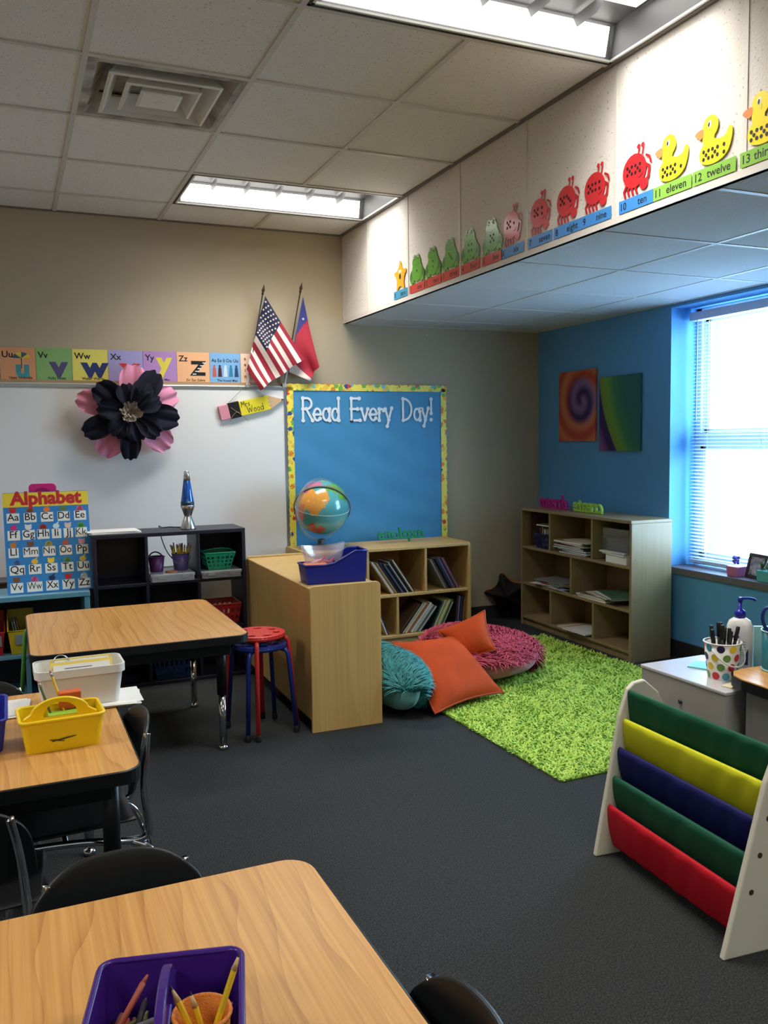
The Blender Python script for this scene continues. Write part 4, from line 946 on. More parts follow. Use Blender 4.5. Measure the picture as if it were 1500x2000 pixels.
# ------------------------------------------------------------------ picture books leaning in the low bookshelf
BOOKC = {'cream': (206, 196, 168), 'white': (214, 212, 206), 'black': (30, 30, 34), 'navy blue': (40, 52, 92), 'tan': (158, 128, 92), 'green': (70, 110, 84), 'yellow': (196, 180, 84), 'red': (150, 52, 48), 'maroon': (92, 44, 52), 'grey': (120, 120, 120), 'teal': (60, 112, 118), 'orange': (190, 104, 60), 'brown': (96, 70, 52), 'lilac': (140, 128, 160)}
ORD = ['first', 'second', 'third', 'fourth', 'fifth', 'sixth', 'seventh', 'eighth', 'ninth', 'tenth', 'eleventh', 'twelfth', 'thirteenth', 'fourteenth', 'fifteenth', 'sixteenth', 'seventeenth', 'eighteenth']
_proto = {}
def book(label, colour, w_, d, h_, group, loc, rot, name='picture_book'):
    k = (colour, round(w_, 3), round(d, 3), round(h_, 3))
    if k in _proto: return dup(_proto[k], label, loc, rot=rot, group=group)
    t = thing(name, label, 'book', loc, rot=rot, group=group)
    b = MB(); e = .0016
    b.box((0, 0, 0), (e, d, h_)); b.box((w_-e, 0, 0), (w_, d, h_)); b.box((e, 0, 0), (w_-e, e, h_))
    b.build('cover', mat('cover_'+colour.replace(' ', '_'), BOOKC[colour], .45, spec=.5), t)
    MB().box((e, .003, .003), (w_-e, d-.003, h_-.003)).build('pages', M_paper, t)
    _proto[k] = t
    return t
rn = random.Random(21)
def lean_row(where, x, z, seq, side, group):
    """seq: (colour, thickness, height, angle deg; + leans to +x)"""
    for k, (c, w_, h_, a) in enumerate(seq):
        ar = math.radians(abs(a)); lo = z+.001
        y = BF+.035+.004*(k % 3)
        lab = '%s book, %s from the %s, %s' % (c, ORD[k], side, where)
        if a <= 0: loc, rot = (x, y, lo), (0, -ar, 0)
        else: loc, rot = (x, y, lo+w_*math.sin(ar)), (0, ar, 0)
        book(lab, c, w_, .19, h_, group, loc, rot); x += (w_+.0028)/max(.5, math.cos(ar))
seqA = [('tan', .006, .25, -34), ('white', .008, .26, -34), ('cream', .006, .24, -34), ('tan', .010, .25, -34), ('black', .008, .24, -34), ('navy blue', .007, .25, -34), ('black', .006, .23, -34), ('grey', .005, .24, -34), ('navy blue', .008, .23, -34), ('black', .010, .23, -34), ('white', .005, .25, -34), ('black', .012, .25, -34), ('brown', .006, .25, -34), ('cream', .008, .265, -34), ('black', .006, .22, -34)]
lean_row('upper middle cubby', .125, .345, seqA, 'hidden end', 'picture books in the upper middle cubby')
seqB = [('grey', .010, .235, -29), ('brown', .010, .235, -29), ('black', .008, .23, -29), ('black', .010, .24, -29), ('navy blue', .012, .235, -29), ('lilac', .007, .24, -29), ('maroon', .010, .245, -29), ('lilac', .006, .24, -29), ('maroon', .008, .24, -29)]
lean_row('upper end cubby', .525, .345, seqB, 'divider', 'picture books in the upper end cubby')
seqC = [('brown', .008, .24, 39), ('black', .010, .25, 39), ('cream', .008, .235, 39), ('cream', .010, .245, 39), ('orange', .008, .24, 39), ('tan', .006, .24, 39), ('white', .012, .24, 39), ('white', .006, .215, 39), ('cream', .012, .22, 39), ('grey', .008, .21, 39), ('white', .008, .205, 39), ('black', .008, .20, 39)]
lean_row('first bunch of lower wide cubby', .180, .07, seqC, 'divider', 'picture books in the lower wide cubby, first bunch')
seqD = [('black', .010, .205, 27), ('green', .008, .21, 27), ('cream', .010, .22, 27), ('yellow', .008, .22, 27), ('white', .008, .215, 27), ('yellow', .008, .22, 27), ('green', .008, .22, 27), ('cream', .006, .20, 27)]
lean_row('middle bunch of lower wide cubby', .405, .07, seqD, 'first bunch', 'picture books in the lower wide cubby, middle bunch')
seqE = [('black', .008, .225, 6), ('maroon', .010, .22, 6), ('lilac', .008, .215, 6), ('navy blue', .010, .215, 6), ('black', .012, .215, 6), ('orange', .008, .19, 6)]
lean_row('upright bunch of lower wide cubby', .595, .07, seqE, 'middle bunch', 'picture books in the lower wide cubby, upright ones')
lean_row('lower cubby behind plywood end panel', .09, .07, [('white', .008, .18, -22), ('navy blue', .007, .17, -22)], 'hidden end', 'picture books in the lower hidden cubby')
# ------------------------------------------------------------------ contents of the cubby bookcase
def flat(label, a, d, z, w_, l_, h_, colour, rz, name='picture_book', cat='book', group=None):
    x, y, _ = bcw(a, d, 0)
    if name == 'paper_sheets':
        o = MB().box((-w_/2, -l_/2, 0), (w_/2, l_/2, h_)).build(name, mat('pp_'+colour.replace(' ', '_'), BOOKC[colour], .6)); return tag(o, label, cat, group, (x, y, z), bcr+rz)
    t = thing(name, label, cat, (x, y, z), bcr+rz, group)
    b = MB(); e = .0012
    b.box((-w_/2, -l_/2, 0), (w_/2, l_/2, e)); b.box((-w_/2, -l_/2, h_-e), (w_/2, l_/2, h_)); b.box((-w_/2, l_/2-e, e), (w_/2, l_/2, h_-e))
    b.build('cover', mat('cover_'+colour.replace(' ', '_'), BOOKC[colour], .45), t)
    MB().box((-w_/2+.002, -l_/2+.002, e), (w_/2-.002, l_/2-.003, h_-e)).build('pages', M_paper, t)
    return t
def pile(where, a, d, z, items, group, w_=.22, l_=.24):
    for k, (c, h_, da, dd, rz) in enumerate(items):
        flat('%s flat book, %s from the bottom, %s' % (c, ORD[k], where), a+da, d+dd, z, w_, l_, h_, c, rz, group=group); z += h_+.0006
pile('in the top middle cubby', .605, .145, .5805, [('black', .010, 0, 0, .02), ('teal', .010, .03, .0, -.03), ('black', .012, -.01, 0, .05), ('teal', .008, -.05, -.01, .12), ('white', .004, -.06, .0, .02), ('red', .007, -.06, 0, .03), ('grey', .008, 0, .01, -.1), ('cream', .006, -.05, 0, 0), ('tan', .012, -.06, 0, .08), ('cream', .005, .03, .01, -.06)], 'flat books in the top middle cubby', .30)
pile('in the second row nearer the beige wall', .345, .13, .3165, [('black', .007, .07, 0, .05), ('white', .004, .03, -.01, -.05), ('teal', .006, .05, 0, .1), ('white', .004, -.03, -.02, .25), ('grey', .006, .0, 0, -.08), ('red', .004, .06, .0, .18), ('green', .006, .03, 0, -.22), ('grey', .005, -.02, 0, .15)], 'flat books in the second row nearer the beige wall', .30)
pile('in the second row nearer the window', .93, .13, .3165, [('red', .016, -.08, -.005, 0), ('white', .007, -.09, -.01, .02), ('brown', .007, -.06, 0, .14), ('cream', .005, -.02, 0, -.2), ('green', .006, .06, .0, -.3), ('white', .003, .05, .0, -.26), ('green', .005, .07, .01, -.34)], 'flat books in the second row nearer the window', .30)
pile('in the bottom middle cubby', .60, .12, .0685, [('cream', .006, -.02, .0, -.12), ('orange', .005, .05, .02, .1), ('white', .008, .10, -.03, .05)], 'flat books in the bottom middle cubby', .24)
flat('single thin tan book flat in the bottom cubby nearest the beige wall', .22, .14, .0685, .22, .22, .005, 'tan', -.1)
# top cubby by the wall: upright picture board and blue basket
x, y, _ = bcw(.045, .05, 0)
book('tall orange brown board book leaning in the top cubby by the beige wall', 'brown', .008, .2, .25, None, (x, y, .5805), (0, math.radians(0), bcr+.02))
def basket(name, label, loc, rz, w0, d0, w1, d1, h_, m, holes=(6, 3), hs=.6, cat='basket'):
    """tapered open basket with rows of square holes (walls are a lattice)"""
    t = thing(name, label, cat, loc, rz); th = .0022
    b = MB(); nx_, nz_ = holes
    def wall(p0, p1, q0, q1):   # bottom edge p0-p1, top edge q0-q1
        P0, P1, Q0, Q1 = map(Vector, (p0, p1, q0, q1))
        def S(u, v): return P0.lerp(P1, u).lerp(Q0.lerp(Q1, u), v)
        us = [0]; 
        for i in range(nx_):
            c_ = (i+.5)/nx_; us += [c_-hs/2/nx_, c_+hs/2/nx_]
        us.append(1); vs_ = [0]
        for j in range(nz_):
            c_ = .12+.70*(j+.5)/nz_; vs_ += [c_-hs*.35/nz_, c_+hs*.35/nz_]
        vs_.append(1)
        for i in range(len(us)-1):
            for j in range(len(vs_)-1):
                if i % 2 == 1 and j % 2 == 1: continue
                b.add([S(us[i], vs_[j]), S(us[i+1], vs_[j]), S(us[i+1], vs_[j+1]), S(us[i], vs_[j+1])], [(0, 1, 2, 3)])
    B4 = [(-w0, -d0, 0), (w0, -d0, 0), (w0, d0, 0), (-w0, d0, 0)]; T4 = [(-w1, -d1, h_), (w1, -d1, h_), (w1, d1, h_), (-w1, d1, h_)]
    for i in range(4): wall(B4[i], B4[(i+1) % 4], T4[i], T4[(i+1) % 4])
    b.add(B4, [(0, 1, 2, 3)])
    o = b.build('basket_body', m, t); s_ = o.modifiers.new('thick', 'SOLIDIFY'); s_.thickness = th
    MB().tube([(x_*1.01, y_*1.01, h_) for x_, y_ in rrect(-w1, -d1, w1, d1, .012, 4)], .004, 8, closed=True).build('rim', m, t, smooth=True)
    return t
M_nb = mat('navy_plastic', (26, 34, 84), .4); M_gb = mat('green_plastic', (24, 140, 104), .35); M_rb = mat('red_plastic', (170, 34, 40), .4); M_yb = mat('yellow_plastic', (236, 196, 26), .35)
x, y, _ = bcw(.245, .12, 0); basket('storage_basket', 'navy plastic basket of books in the top cubby by the beige wall', (x, y, .5840), bcr, .075, .09, .09, .105, .10, M_nb, (8, 2))
for k, (c, hh) in enumerate([('brown', .135), ('tan', .15), ('white', .13)]):
    x, y, _ = bcw(.195+.028*k, .04+.0*k, 0); book('%s book standing in the navy basket, %s from the wall end' % (c, ORD[k]), c, .012, .15, hh, None, (x, y, .586), (0, 0, bcr))
flat('grey folder lying across the books of the navy basket', .245, .12, .738, .17, .18, .01, 'grey', .05)
# top cubby by the window: clear box with papers
x, y, _ = bcw(1.02, .15, 0); zt = .5805
M_clear = mat('clear_plastic', (215, 220, 225), .12, trans=.85, alpha=.55)
for k, (c, h_, da, rz) in enumerate([('white', .045, .045, .02), ('grey', .012, .02, -.06), ('white', .008, 0, .05)]):
    flat('%s paper pad, %s from the bottom in the top cubby nearest the window' % (c, ORD[k]), 1.03+da, .13, zt, .24 if k else .2, .22, h_, c, rz, group='paper pads in the top cubby nearest the window'); zt += h_+.001
t = thing('clear_box', 'clear plastic box of papers on the paper pads in the top window-side cubby', 'box', bcw(1.035, .15, zt), bcr)
b = MB(); b.box((-.13, -.10, 0), (.13, .10, .003)); b.box((-.13, -.10, 0), (-.127, .10, .14)); b.box((.127, -.10, 0), (.13, .10, .14)); b.box((-.13, -.10, 0), (.13, -.097, .14)); b.box((-.13, .097, 0), (.13, .10, .14)); b.build('box_body', M_clear, t)
b = MB(); 
for k in range(6): b.box((-.11, -.08, .006+k*.012), (.11, .08, .014+k*.012), M=Matrix.Rotation(.06*math.sin(4*k), 4, 'Z'))
o = b.build('papers', M_paper, t); o['kind'] = 'stuff'
# ------------------------------------------------------------------ foam words on the shelves (read from the far side)
def foam_word(word, label, loc, rz, size, m, width, name='foam_word'):
    vs, fs, wd = text_geo(word, .018, .06)
    k = width/wd; shear = .22
    b = MB(); b.v = [((x_-wd/2)*k+shear*y_*size, z_*.12, y_*size) for x_, y_, z_ in vs]; b.f = [list(f) for f in fs]; b.m = [0]*len(fs)
    zmin = min(v[2] for v in b.v); b.v = [(x_, y_, z_-zmin) for x_, y_, z_ in b.v]
    b.box((-width*.48, -.010, -zmin-.002), (width*.48, .010, -zmin+.006))
    return tag(b.build(name, m, bevel=.0012, seg=1), label, 'word sign', loc=loc, rz=rz)
x, y, _ = bcw(.24, .13, 0); foam_word('dream', 'magenta foam word dream standing on the cubby bookcase', (x, y, BCH+.001), bcr+PI, .135, mat('magenta_foam', (186, 34, 128), .6), .34)
x, y, _ = bcw(.64, .13, 0); foam_word('create', 'lime foam word create standing on the cubby bookcase', (x, y, BCH+.001), bcr+PI, .125, mat('lime_foam', (164, 206, 76), .6), .32)
foam_word('explore', 'green foam word explore standing on the low bookshelf', (.315, -.22, BH+.001), PI, .105, mat('green_foam', (26, 136, 92), .6), .35)
# ------------------------------------------------------------------ globe on the low bookshelf
def globe_mat():
    m = bpy.data.materials.new('globe_map'); m.use_nodes = True; nt = m.node_tree; bs = nt.nodes['Principled BSDF']; N = nt.nodes.new; L = nt.links.new
    tc = N('ShaderNodeTexCoord'); n = N('ShaderNodeTexNoise'); n.inputs['Scale'].default_value = 18; n.inputs['Detail'].default_value = 6; L(tc.outputs['Object'], n.inputs['Vector'])
    def blob(c, r):
        d = N('ShaderNodeVectorMath'); d.operation = 'DISTANCE'; d.inputs[1].default_value = c; L(tc.outputs['Object'], d.inputs[0])
        a = N('ShaderNodeMath'); a.operation = 'MULTIPLY_ADD'; a.inputs[1].default_value = .17; L(n.outputs['Fac'], a.inputs[0]); L(d.outputs['Value'], a.inputs[2])
        g_ = N('ShaderNodeMath'); g_.operation = 'LESS_THAN'; g_.inputs[1].default_value = r+.085; L(a.outputs[0], g_.inputs[0]); return g_.outputs[0]
    col = None; prev = N('ShaderNodeRGB'); prev.outputs[0].default_value = (*lin((88, 166, 172)), 1); col = prev.outputs[0]
    R_ = .178
    def dirp(x, y, z): v = Vector((x, y, z)).normalized()*R_; return tuple(v)
    for c, r, rgb in [((-.75, -.45, .38), .085, (226, 158, 70)), ((-.52, -.72, .10), .055, (226, 158, 70)), ((-.3, -.8, .36), .045, (226, 158, 70)), ((-.45, -.15, .85), .06, (206, 110, 150)), ((.55, -.45, .62), .075, (92, 150, 62)), ((.30, -.62, .62), .05, (108, 162, 70)), ((.85, -.35, .42), .05, (92, 150, 62)), ((.1, -.1, 1), .03, (150, 190, 110)), ((-.9, -.2, -.2), .05, (220, 120, 90)), ((-.5, -.5, -.75), .05, (200, 96, 80)), ((.9, .3, -.2), .08, (226, 200, 80)), ((.2, .9, .2), .1, (226, 158, 70))]:
        mx = N('ShaderNodeMixRGB'); L(blob(dirp(*c), r), mx.inputs[0]); L(col, mx.inputs[1]); mx.inputs[2].default_value = (*lin(rgb), 1); col = mx.outputs[0]
    L(col, bs.inputs['Base Color']); bs.inputs['Roughness'].default_value = .18; bs.inputs['Coat Weight'].default_value = .5
    return m
t = thing('globe', 'world globe in a clear ring standing on the low bookshelf', 'globe', (-.288, -.265, BH+.001))
gz = .255; R_ = .178
b = MB(); b.ball((0, 0, 0), R_, 48); o = b.build('map_sphere', globe_mat(), t, smooth=True, loc=(.012, 0, gz+.012)); 
M_ring = mat('clear_acrylic', (170, 186, 194), .1, trans=.6, alpha=.5)
def ringm(R0, R1, hz, rx, rz_, off=(0, 0, 0)):
    q = Matrix.Translation((off[0], off[1], gz+off[2])) @ Euler((rx, 0, rz_)).to_matrix().to_4x4(); b = MB(); n = 64
    b.v = [tuple(q @ Vector((r*math.cos(2*PI*k/n), r*math.sin(2*PI*k/n), z))) for r, z in ((R0, -hz), (R1, -hz), (R1, hz), (R0, hz)) for k in range(n)]
    b.f = [[j*n+k, j*n+(k+1) % n, ((j+1) % 4)*n+(k+1) % n, ((j+1) % 4)*n+k] for j in range(4) for k in range(n)]; b.m = [0]*len(b.f); return b
ringm(.186, .206, .003, PI/2, math.radians(22)).build('meridian_ring', M_ring, t, smooth=False)
ringm(.181, .187, .006, math.radians(-52), math.radians(-24), (.012, 0, .012)).build('tilted_band', mat('grey_band', (110, 112, 112), .4), t)
ringm(.1785, .1800, .0016, math.radians(14), 0, (.012, 0, .012)).build('equator_line', M_white, t)
MB().lathe([(.11, 0), (.11, .012), (.03, .02), (.02, .04), (.03, .056), (.02, .062)], 28).build('stand', mat('globe_stand', (70, 74, 80), .4), t, smooth=True)
# ------------------------------------------------------------------ blue book bin with bag and wrappers on the plywood shelf
M_cob = mat('cobalt_plastic', (24, 34, 132), .38)
zt = Hn-.012
t = thing('book_bin', 'cobalt blue sloping book bin on the end of the plywood shelf', 'bin', (-.735, -1.695, zt+.001), math.radians(-4))
prof = [(0, 0), (.285, 0), (.295, .148), (.235, .148), (.13, .095), (.085, .088), (-.012, .088)]
def binwall(b, y, th=.004): b.add([(x_-.14, y, z) for x_, z in prof]+[(x_-.14, y+th, z) for x_, z in prof], [list(range(7)), list(range(7, 14))[::-1]]+[(i, (i+1) % 7, 7+(i+1) % 7, 7+i) for i in range(7)])
b = MB(); binwall(b, -.07); binwall(b, .066); b.box((-.14, -.07, 0), (.145, .07, .004))
b.add([(-.14, -.07, 0), (-.14, .07, 0), (-.152, .07, .088), (-.152, -.07, .088)], [(0, 1, 2, 3)]); b.add([(.145, -.07, 0), (.145, .07, 0), (.155, .07, .148), (.155, -.07, .148)], [(0, 1, 2, 3)])
o = b.build('bin_body', M_cob, t)
b = MB()
rim = [(-.152, .088), (-.055, .088), (-.01, .095), (.095, .149), (.155, .149)]
for y in (-.07, .07): b.tube([(x_, y, z) for x_, z in rim], .005, 8)
for x_, z in (rim[0], rim[-1]): b.tube([(x_, -.07, z), (x_, .07, z)], .005, 8)
b.build('rim', M_cob, t, smooth=True)
MB().box((.0, -.066, .004), (.004, -.012, .105)).build('bin_divider', M_cob, t)
bloc = Matrix.Translation((-.735, -1.695, zt)) @ Matrix.Rotation(math.radians(-4), 4, 'Z')
def bl_(x_, y_, z_): v = bloc @ Vector((x_, y_, z_)); return tuple(v)
for k, (c, y_) in enumerate([((224, 62, 48), -.045), ((244, 130, 90), -.02), ((236, 200, 120), .01), ((220, 70, 60), .04)]):
    o = MB().prism(rrect(-.055, -.012, .055, .012, .005), 0, .012).build('marker_pack', mat('wrapper_%d' % k, c, .35))
    tag(o, ['red', 'orange', 'yellowish', 'dark red'][k]+' wrapped marker pack lying in the low end of the cobalt bin', 'marker pack', loc=bl_(-.085, y_, .078), rz=math.radians(-4+3*k))
t = thing('zip_bag', 'open clear zip bag with pink pieces standing in the cobalt bin', 'bag', bl_(-.035, .03, .006), math.radians(8))
def bag(s_):
    def fn(u, v):
        w_ = .075+.035*v; a = (u-.5)*2
        return (a*w_+.012*v*a, s_*(.006+.022*(1-a*a)*(.3+.7*v))+.006*math.sin(5*a+3*v), v*(.165+.012*a*a))
    return fn
b = MB(); b.grid(bag(1), 16, 12); b.grid(bag(-1), 16, 12); b.build('film', mat('bag_film', (226, 214, 226), .18, trans=.35, alpha=.42), t, smooth=True)
b = MB(); rn = random.Random(4)
for k in range(26): b.box((-.03, -.004, -.004), (.03, .004, .004), k % 3, Matrix.Translation((rn.uniform(-.04, .04), rn.uniform(-.008, .008), .02+.075*rn.random())) @ Euler((rn.uniform(-.3, .3), rn.uniform(-1.2, 1.2), 0)).to_matrix().to_4x4())
o = b.build('pink_pieces', [mat('pink_bits', (226, 92, 130), .5), mat('pale_bits', (232, 180, 196), .5), mat('red_bits', (200, 50, 70), .5)], t); o['kind'] = 'stuff'
# ------------------------------------------------------------------ lava lamp, papers and the cube shelf contents
t = thing('lava_lamp', 'blue lava lamp with silver base on the dark cube shelf', 'lamp', (-1.213, -.60, DH+.001))
M_sil = mat('satin_silver', (190, 190, 192), .3, 1)
MB().lathe([(.045, 0), (.045, .004), (.022, .07), (.020, .074)], 36).build('base', M_sil, t, smooth=True, bevel=0)
MB().lathe([(.020, .074), (.041, .132), (.041, .136)], 36).build('bottle_cup', M_sil, t, smooth=True)
MB().lathe([(.039, .136), (.038, .15), (.020, .278), (.019, .28)], 36).build('liquid_bottle', mat('blue_liquid', (18, 84, 178), .12, coat=.6), t, smooth=True)
MB().lathe([(.026, .1365), (.0385, .1375), (.0388, .147), (.0376, .158), (.030, .156)], 24, cap=False).build('wax', mat('dark_wax', (22, 60, 74), .3), t, smooth=True)
MB().lathe([(.0205, .278), (.0135, .33), (.011, .333)], 36).build('cap', M_sil, t, smooth=True)
MB().tube(smoothp([(-.04, .02, .006), (-.09, .05, .012), (-.13, .06, .008), (-.135, .1, .006), (-.135, .19, .008), (-.13, .235, .004), (-.12, .245, -.06), (-.09, .23, -.16), (-.03, .22, -.23)], 3), .003, 8).build('power_cord', M_black, t, smooth=True)
rn = random.Random(9)
for k in range(6):
    o = MB().box((-.13, -.09, 0), (.13, .09, .002)).build('paper_sheets', M_paper)
    tag(o, 'loose white worksheet in the sheaf on the dark cube shelf beside the poster', 'paper', 'worksheets on the dark cube shelf', (-1.63+rn.uniform(-.012, .012), -.60+rn.uniform(-.02, .02), DH+.0008+k*.0026), rn.uniform(-.06, .08))
M_cl2 = mat('frosted_clear_plastic', (205, 208, 212), .22, trans=.45, alpha=.75)
def tray(label, loc, w_, d, h_):
    t = thing('clear_case', label, 'case', loc)
    MB().prism(rrect(-w_/2, -d/2, w_/2, d/2, .012), .0, h_*.62).build('case_body', M_cl2, t, bevel=.002)
    MB().prism(rrect(-w_/2-.004, -d/2-.004, w_/2+.004, d/2+.004, .014), h_*.64, h_).build('lid', M_cl2, t, bevel=.002)
    b = MB()
    for x_ in (-w_*.28, w_*.28): b.box((x_-.02, -d/2-.007, h_*.4), (x_+.02, -d/2-.002, h_*.85))
    b.build('latch', M_cl2, t, bevel=.001)
tray('clear lidded case under the two purple pails', (-1.330, -.61, .5855), .235, .26, .042)
tray('clear lidded case under the green basket', (-1.056, -.61, .5855), .225, .26, .040)
def pail(name, label, loc, r0, r1, h_, m, handle=True, slot=False):
    t = thing(name, label, 'pail', loc)
    MB().lathe([(r0, 0), (r1, h_), (r1-.003, h_), (r0-.003, .004)], 28, cap=False).lathe([(.0005, .003), (r0-.001, .003)], 28, cap=False).build('pail_body', m, t, smooth=True)
    MB().tube([(r1*math.cos(2*PI*k/28), r1*math.sin(2*PI*k/28), h_) for k in range(28)], .003, 6, closed=True).build('rim', m, t, smooth=True)
    if handle: MB().tube([((r1+.002)*math.cos(a), -.012+.02*math.cos(a)*0-.03*math.sin(a), h_-.012-.045*math.sin(a)) for a in [PI*k/12 for k in range(13)]], .0018, 6).build('handle', mat('bail_wire', (120, 120, 130), .4, .8), t, smooth=True)
    return t
zt = .5855+.0425
t = pail('plum_pail', 'plum purple pail with handle slot on the clear case', (-1.40, -.60, zt), .036, .046, .085, mat('plum_plastic', (84, 36, 92), .4), False)
MB().tube([(.046*math.cos(a), .046*math.sin(a), .085+.022*math.sin((a-.6)/1.9*PI)) for a in [.6+1.9*k/10 for k in range(11)]], .004, 6).build('handle', _M['plum_plastic'], t, smooth=True)
pail('violet_pail', 'violet pail full of yellow pencils on the clear case', (-1.263, -.60, zt), .038, .050, .095, mat('violet_plastic', (84, 74, 140), .4))
M_penc = mat('pencil_yellow', (232, 190, 40), .4); M_ew = mat('eraser_tip', (206, 140, 140), .7); M_fer = mat('ferrule_metal', (170, 170, 160), .35, .9); M_lead = mat('graphite', (50, 50, 52), .5); M_wtip = mat('sharpened_wood', (210, 172, 120), .7)
def pencil(label, p0, p1, tip_up=False, group=None, r=.0036, body=None, name='pencil', cat='pencil'):
    """p0 lower end, p1 upper end"""
    P0, P1 = Vector(p0), Vector(p1); L_ = (P1-P0).length; d = (P1-P0).normalized()
    t = thing(name, label, cat, p0, group=group, rot=Vector((0, 0, 1)).rotation_difference(d).to_euler())
    a, c_ = (0, L_-.022) if tip_up else (0, L_-.02)
    MB().lathe([(r, a), (r, c_)], 6).build('barrel', body or M_penc, t)
    if tip_up:
        MB().lathe([(r, L_-.022), (r*.35, L_-.006)], 10).build('wood_cone', M_wtip, t, smooth=True); MB().lathe([(r*.35, L_-.006), (.0002, L_)], 8).build('lead', M_lead, t)
    else:
        MB().lathe([(r*1.05, L_-.02), (r*1.05, L_-.009)], 10).build('ferrule', M_fer, t, smooth=True); MB().lathe([(r, L_-.009), (r*.95, L_-.001), (r*.6, L_)], 10).build('eraser', M_ew, t, smooth=True)
    return t
rn = random.Random(8); z0 = zt+.008
p = None
for k in range(14):
    a = 2*PI*k/14+rn.uniform(-.2, .2); r0 = .022; r1 = rn.uniform(.03, .062); h_ = rn.uniform(.13, .152)
    pencil('yellow pencil standing in the violet pail', (-1.263+r0*math.cos(a), -.60+r0*math.sin(a), z0), (-1.263+r1*math.cos(a), -.60+r1*math.sin(a)*.8, z0+h_), False, 'yellow pencils in the violet pail')
tag(MB().lathe([(.034, 0), (.034, .006), (.026, .008)], 24).build('tape_roll', mat('orange_disc', (196, 112, 70), .5), smooth=False), 'flat orange disc lying between the two purple pails', 'disc', loc=(-1.327, -.655, zt))
basket('storage_basket', 'green plastic basket with holes on the clear case of the dark cube shelf', (-1.056, -.61, .5855+.0435), 0, .062, .07, .088, .095, .095, M_gb, (6, 3))
b = MB(); b.tube([(-.088, 0, .098), (-.03, .0, .108), (.03, .0, .112), (.09, 0, .10)], .004, 6)
o = b.build('handle', M_gb, None, smooth=True); o.parent = bpy.data.objects['storage_basket.001']
basket('storage_basket', 'red plastic basket in the middle row of the dark cube shelf', (-1.048, -.59, .3065), 0, .09, .09, .108, .108, .115, M_rb, (7, 2))
basket('storage_basket', 'dark navy plastic basket in the bottom row of the dark cube shelf', (-1.335, -.60, .0245), 0, .098, .09, .118, .105, .135, mat('ink_blue_plastic', (24, 40, 78), .4), (8, 2))
b = MB()
for k in range(3): b.box((-.11, -.1, 0), (.11, .1, .012), M=Matrix.Translation((0, 0, .012*k)))
# ------------------------------------------------------------------ poster, pink caddy and bins at the pale blue shelf
pw, ph = .432, .545
tilt = math.radians(12)
t = thing('alphabet_poster', 'blue alphabet poster with yellow heading standing on the pale blue shelf', 'poster', (-2.182, -.672, .569), rot=(PI/2-tilt, 0, math.radians(1.5)))
M_pb = mat('poster_blue', (44, 128, 196), .4); M_py = mat('poster_yellow', (236, 208, 60), .4); M_pr = mat('poster_red', (196, 44, 50), .4)
MB().prism(rrect(0, 0, pw, ph, .004), 0, .004).build('poster_board', M_pb, t)
MB().box((.0, ph*.855, .004), (pw, ph-.002, .0045)).build('heading_band', M_py, t)
b = MB(); b.text('Alphabet', pw/2, ph*.880, .098, .0047, bold=.045, maxw=pw*.9); b.build('heading_lettering', M_pr, t)
rows = [['Aa', 'Bb', 'Cc', 'Dd', 'Ee'], ['Ff', 'Gg', 'Hh', 'Ii', 'Jj', 'Kk'], ['Ll', 'Mm', 'Nn', 'Oo', 'Pp'], ['Qq', 'Rr', 'Ss', 'Tt', 'Uu'], ['Vv', 'Ww', 'Xx', 'Yy', 'Zz']]
PC = [(200, 40, 40), (150, 100, 60), (226, 130, 60), (100, 130, 70), (220, 110, 150), (206, 50, 120), (226, 226, 226), (180, 60, 50), (214, 230, 236), (226, 200, 190), (90, 170, 70), (190, 120, 50), (120, 80, 60), (190, 180, 90), (190, 90, 50), (226, 160, 170), (90, 120, 180), (232, 180, 60), (250, 214, 50), (110, 160, 80), (226, 190, 60), (130, 80, 50), (226, 100, 150), (30, 40, 80), (210, 40, 50), (210, 210, 210)]
bw = MB(); bl2 = MB(); pics = [MB() for _ in PC]; q = 0
for r, row in enumerate(rows):
    rowh = ph*.855/5; yb_ = ph*.855-rowh*(r+1)+.008
    ww = [.30 if s_[0] in 'IJL' else (.46 if s_[0] in 'MWQ' else .38) for s_ in row]; tot = sum(ww); gap = (pw-.03-tot*.165)/(len(row)-1) if len(row) < 6 else .012
    kx_ = .165 if len(row) < 6 else (pw-.03-.06)/tot; x_ = .015
    for s_, w_ in zip(row, ww):
        w_ *= kx_; lb = MB().box((x_, yb_, .004), (x_+w_, yb_+.052, .0046)).build('letter_box', mat('poster_white', (232, 232, 228), .5), t); MB().text(s_, x_+w_/2, yb_+.013, .054, .0048, bold=0 if s_[0] in 'MNWVK' else .01, maxw=w_*.92).build('letter_print', M_ink, lb)
        cxp, cyp = x_+w_/2, yb_+.067; pb_ = pics[q]; z_ = .004
        pb_.ell(cxp, cyp, .017, .014, z_, z_+.0006, n=14)
        if q % 3 == 0: pb_.ell(cxp-.012, cyp+.011, .006, .006, z_, z_+.0006, n=8); pb_.ell(cxp+.012, cyp+.011, .006, .006, z_, z_+.0006, n=8)
        elif q % 3 == 1: pb_.prism([(cxp-.022, cyp-.01), (cxp+.022, cyp-.014), (cxp+.004, cyp+.017)], z_, z_+.0006)
        else: pb_.line([(cxp, cyp+.01), (cxp+.012, cyp+.02)], .006, z_, z_+.0006)
        q += 1; x_ += w_+gap
for k, pb_ in enumerate(pics): pb_.build('picture_print', mat('pic_%d' % k, PC[k], .45), t)
M_pk = mat('hot_pink_plastic', (226, 42, 140), .35); M_pkd = mat('deep_pink_plastic', (170, 30, 110), .4)
t = thing('pink_caddy', 'hot pink plastic caddy behind the alphabet poster', 'caddy', (-1.985, -.50, .569))
b = MB(); b.prism(rrect(-.11, -.05, .11, .05, .012), 0, .35); b.build('caddy_body', M_pk, t, bevel=.004)
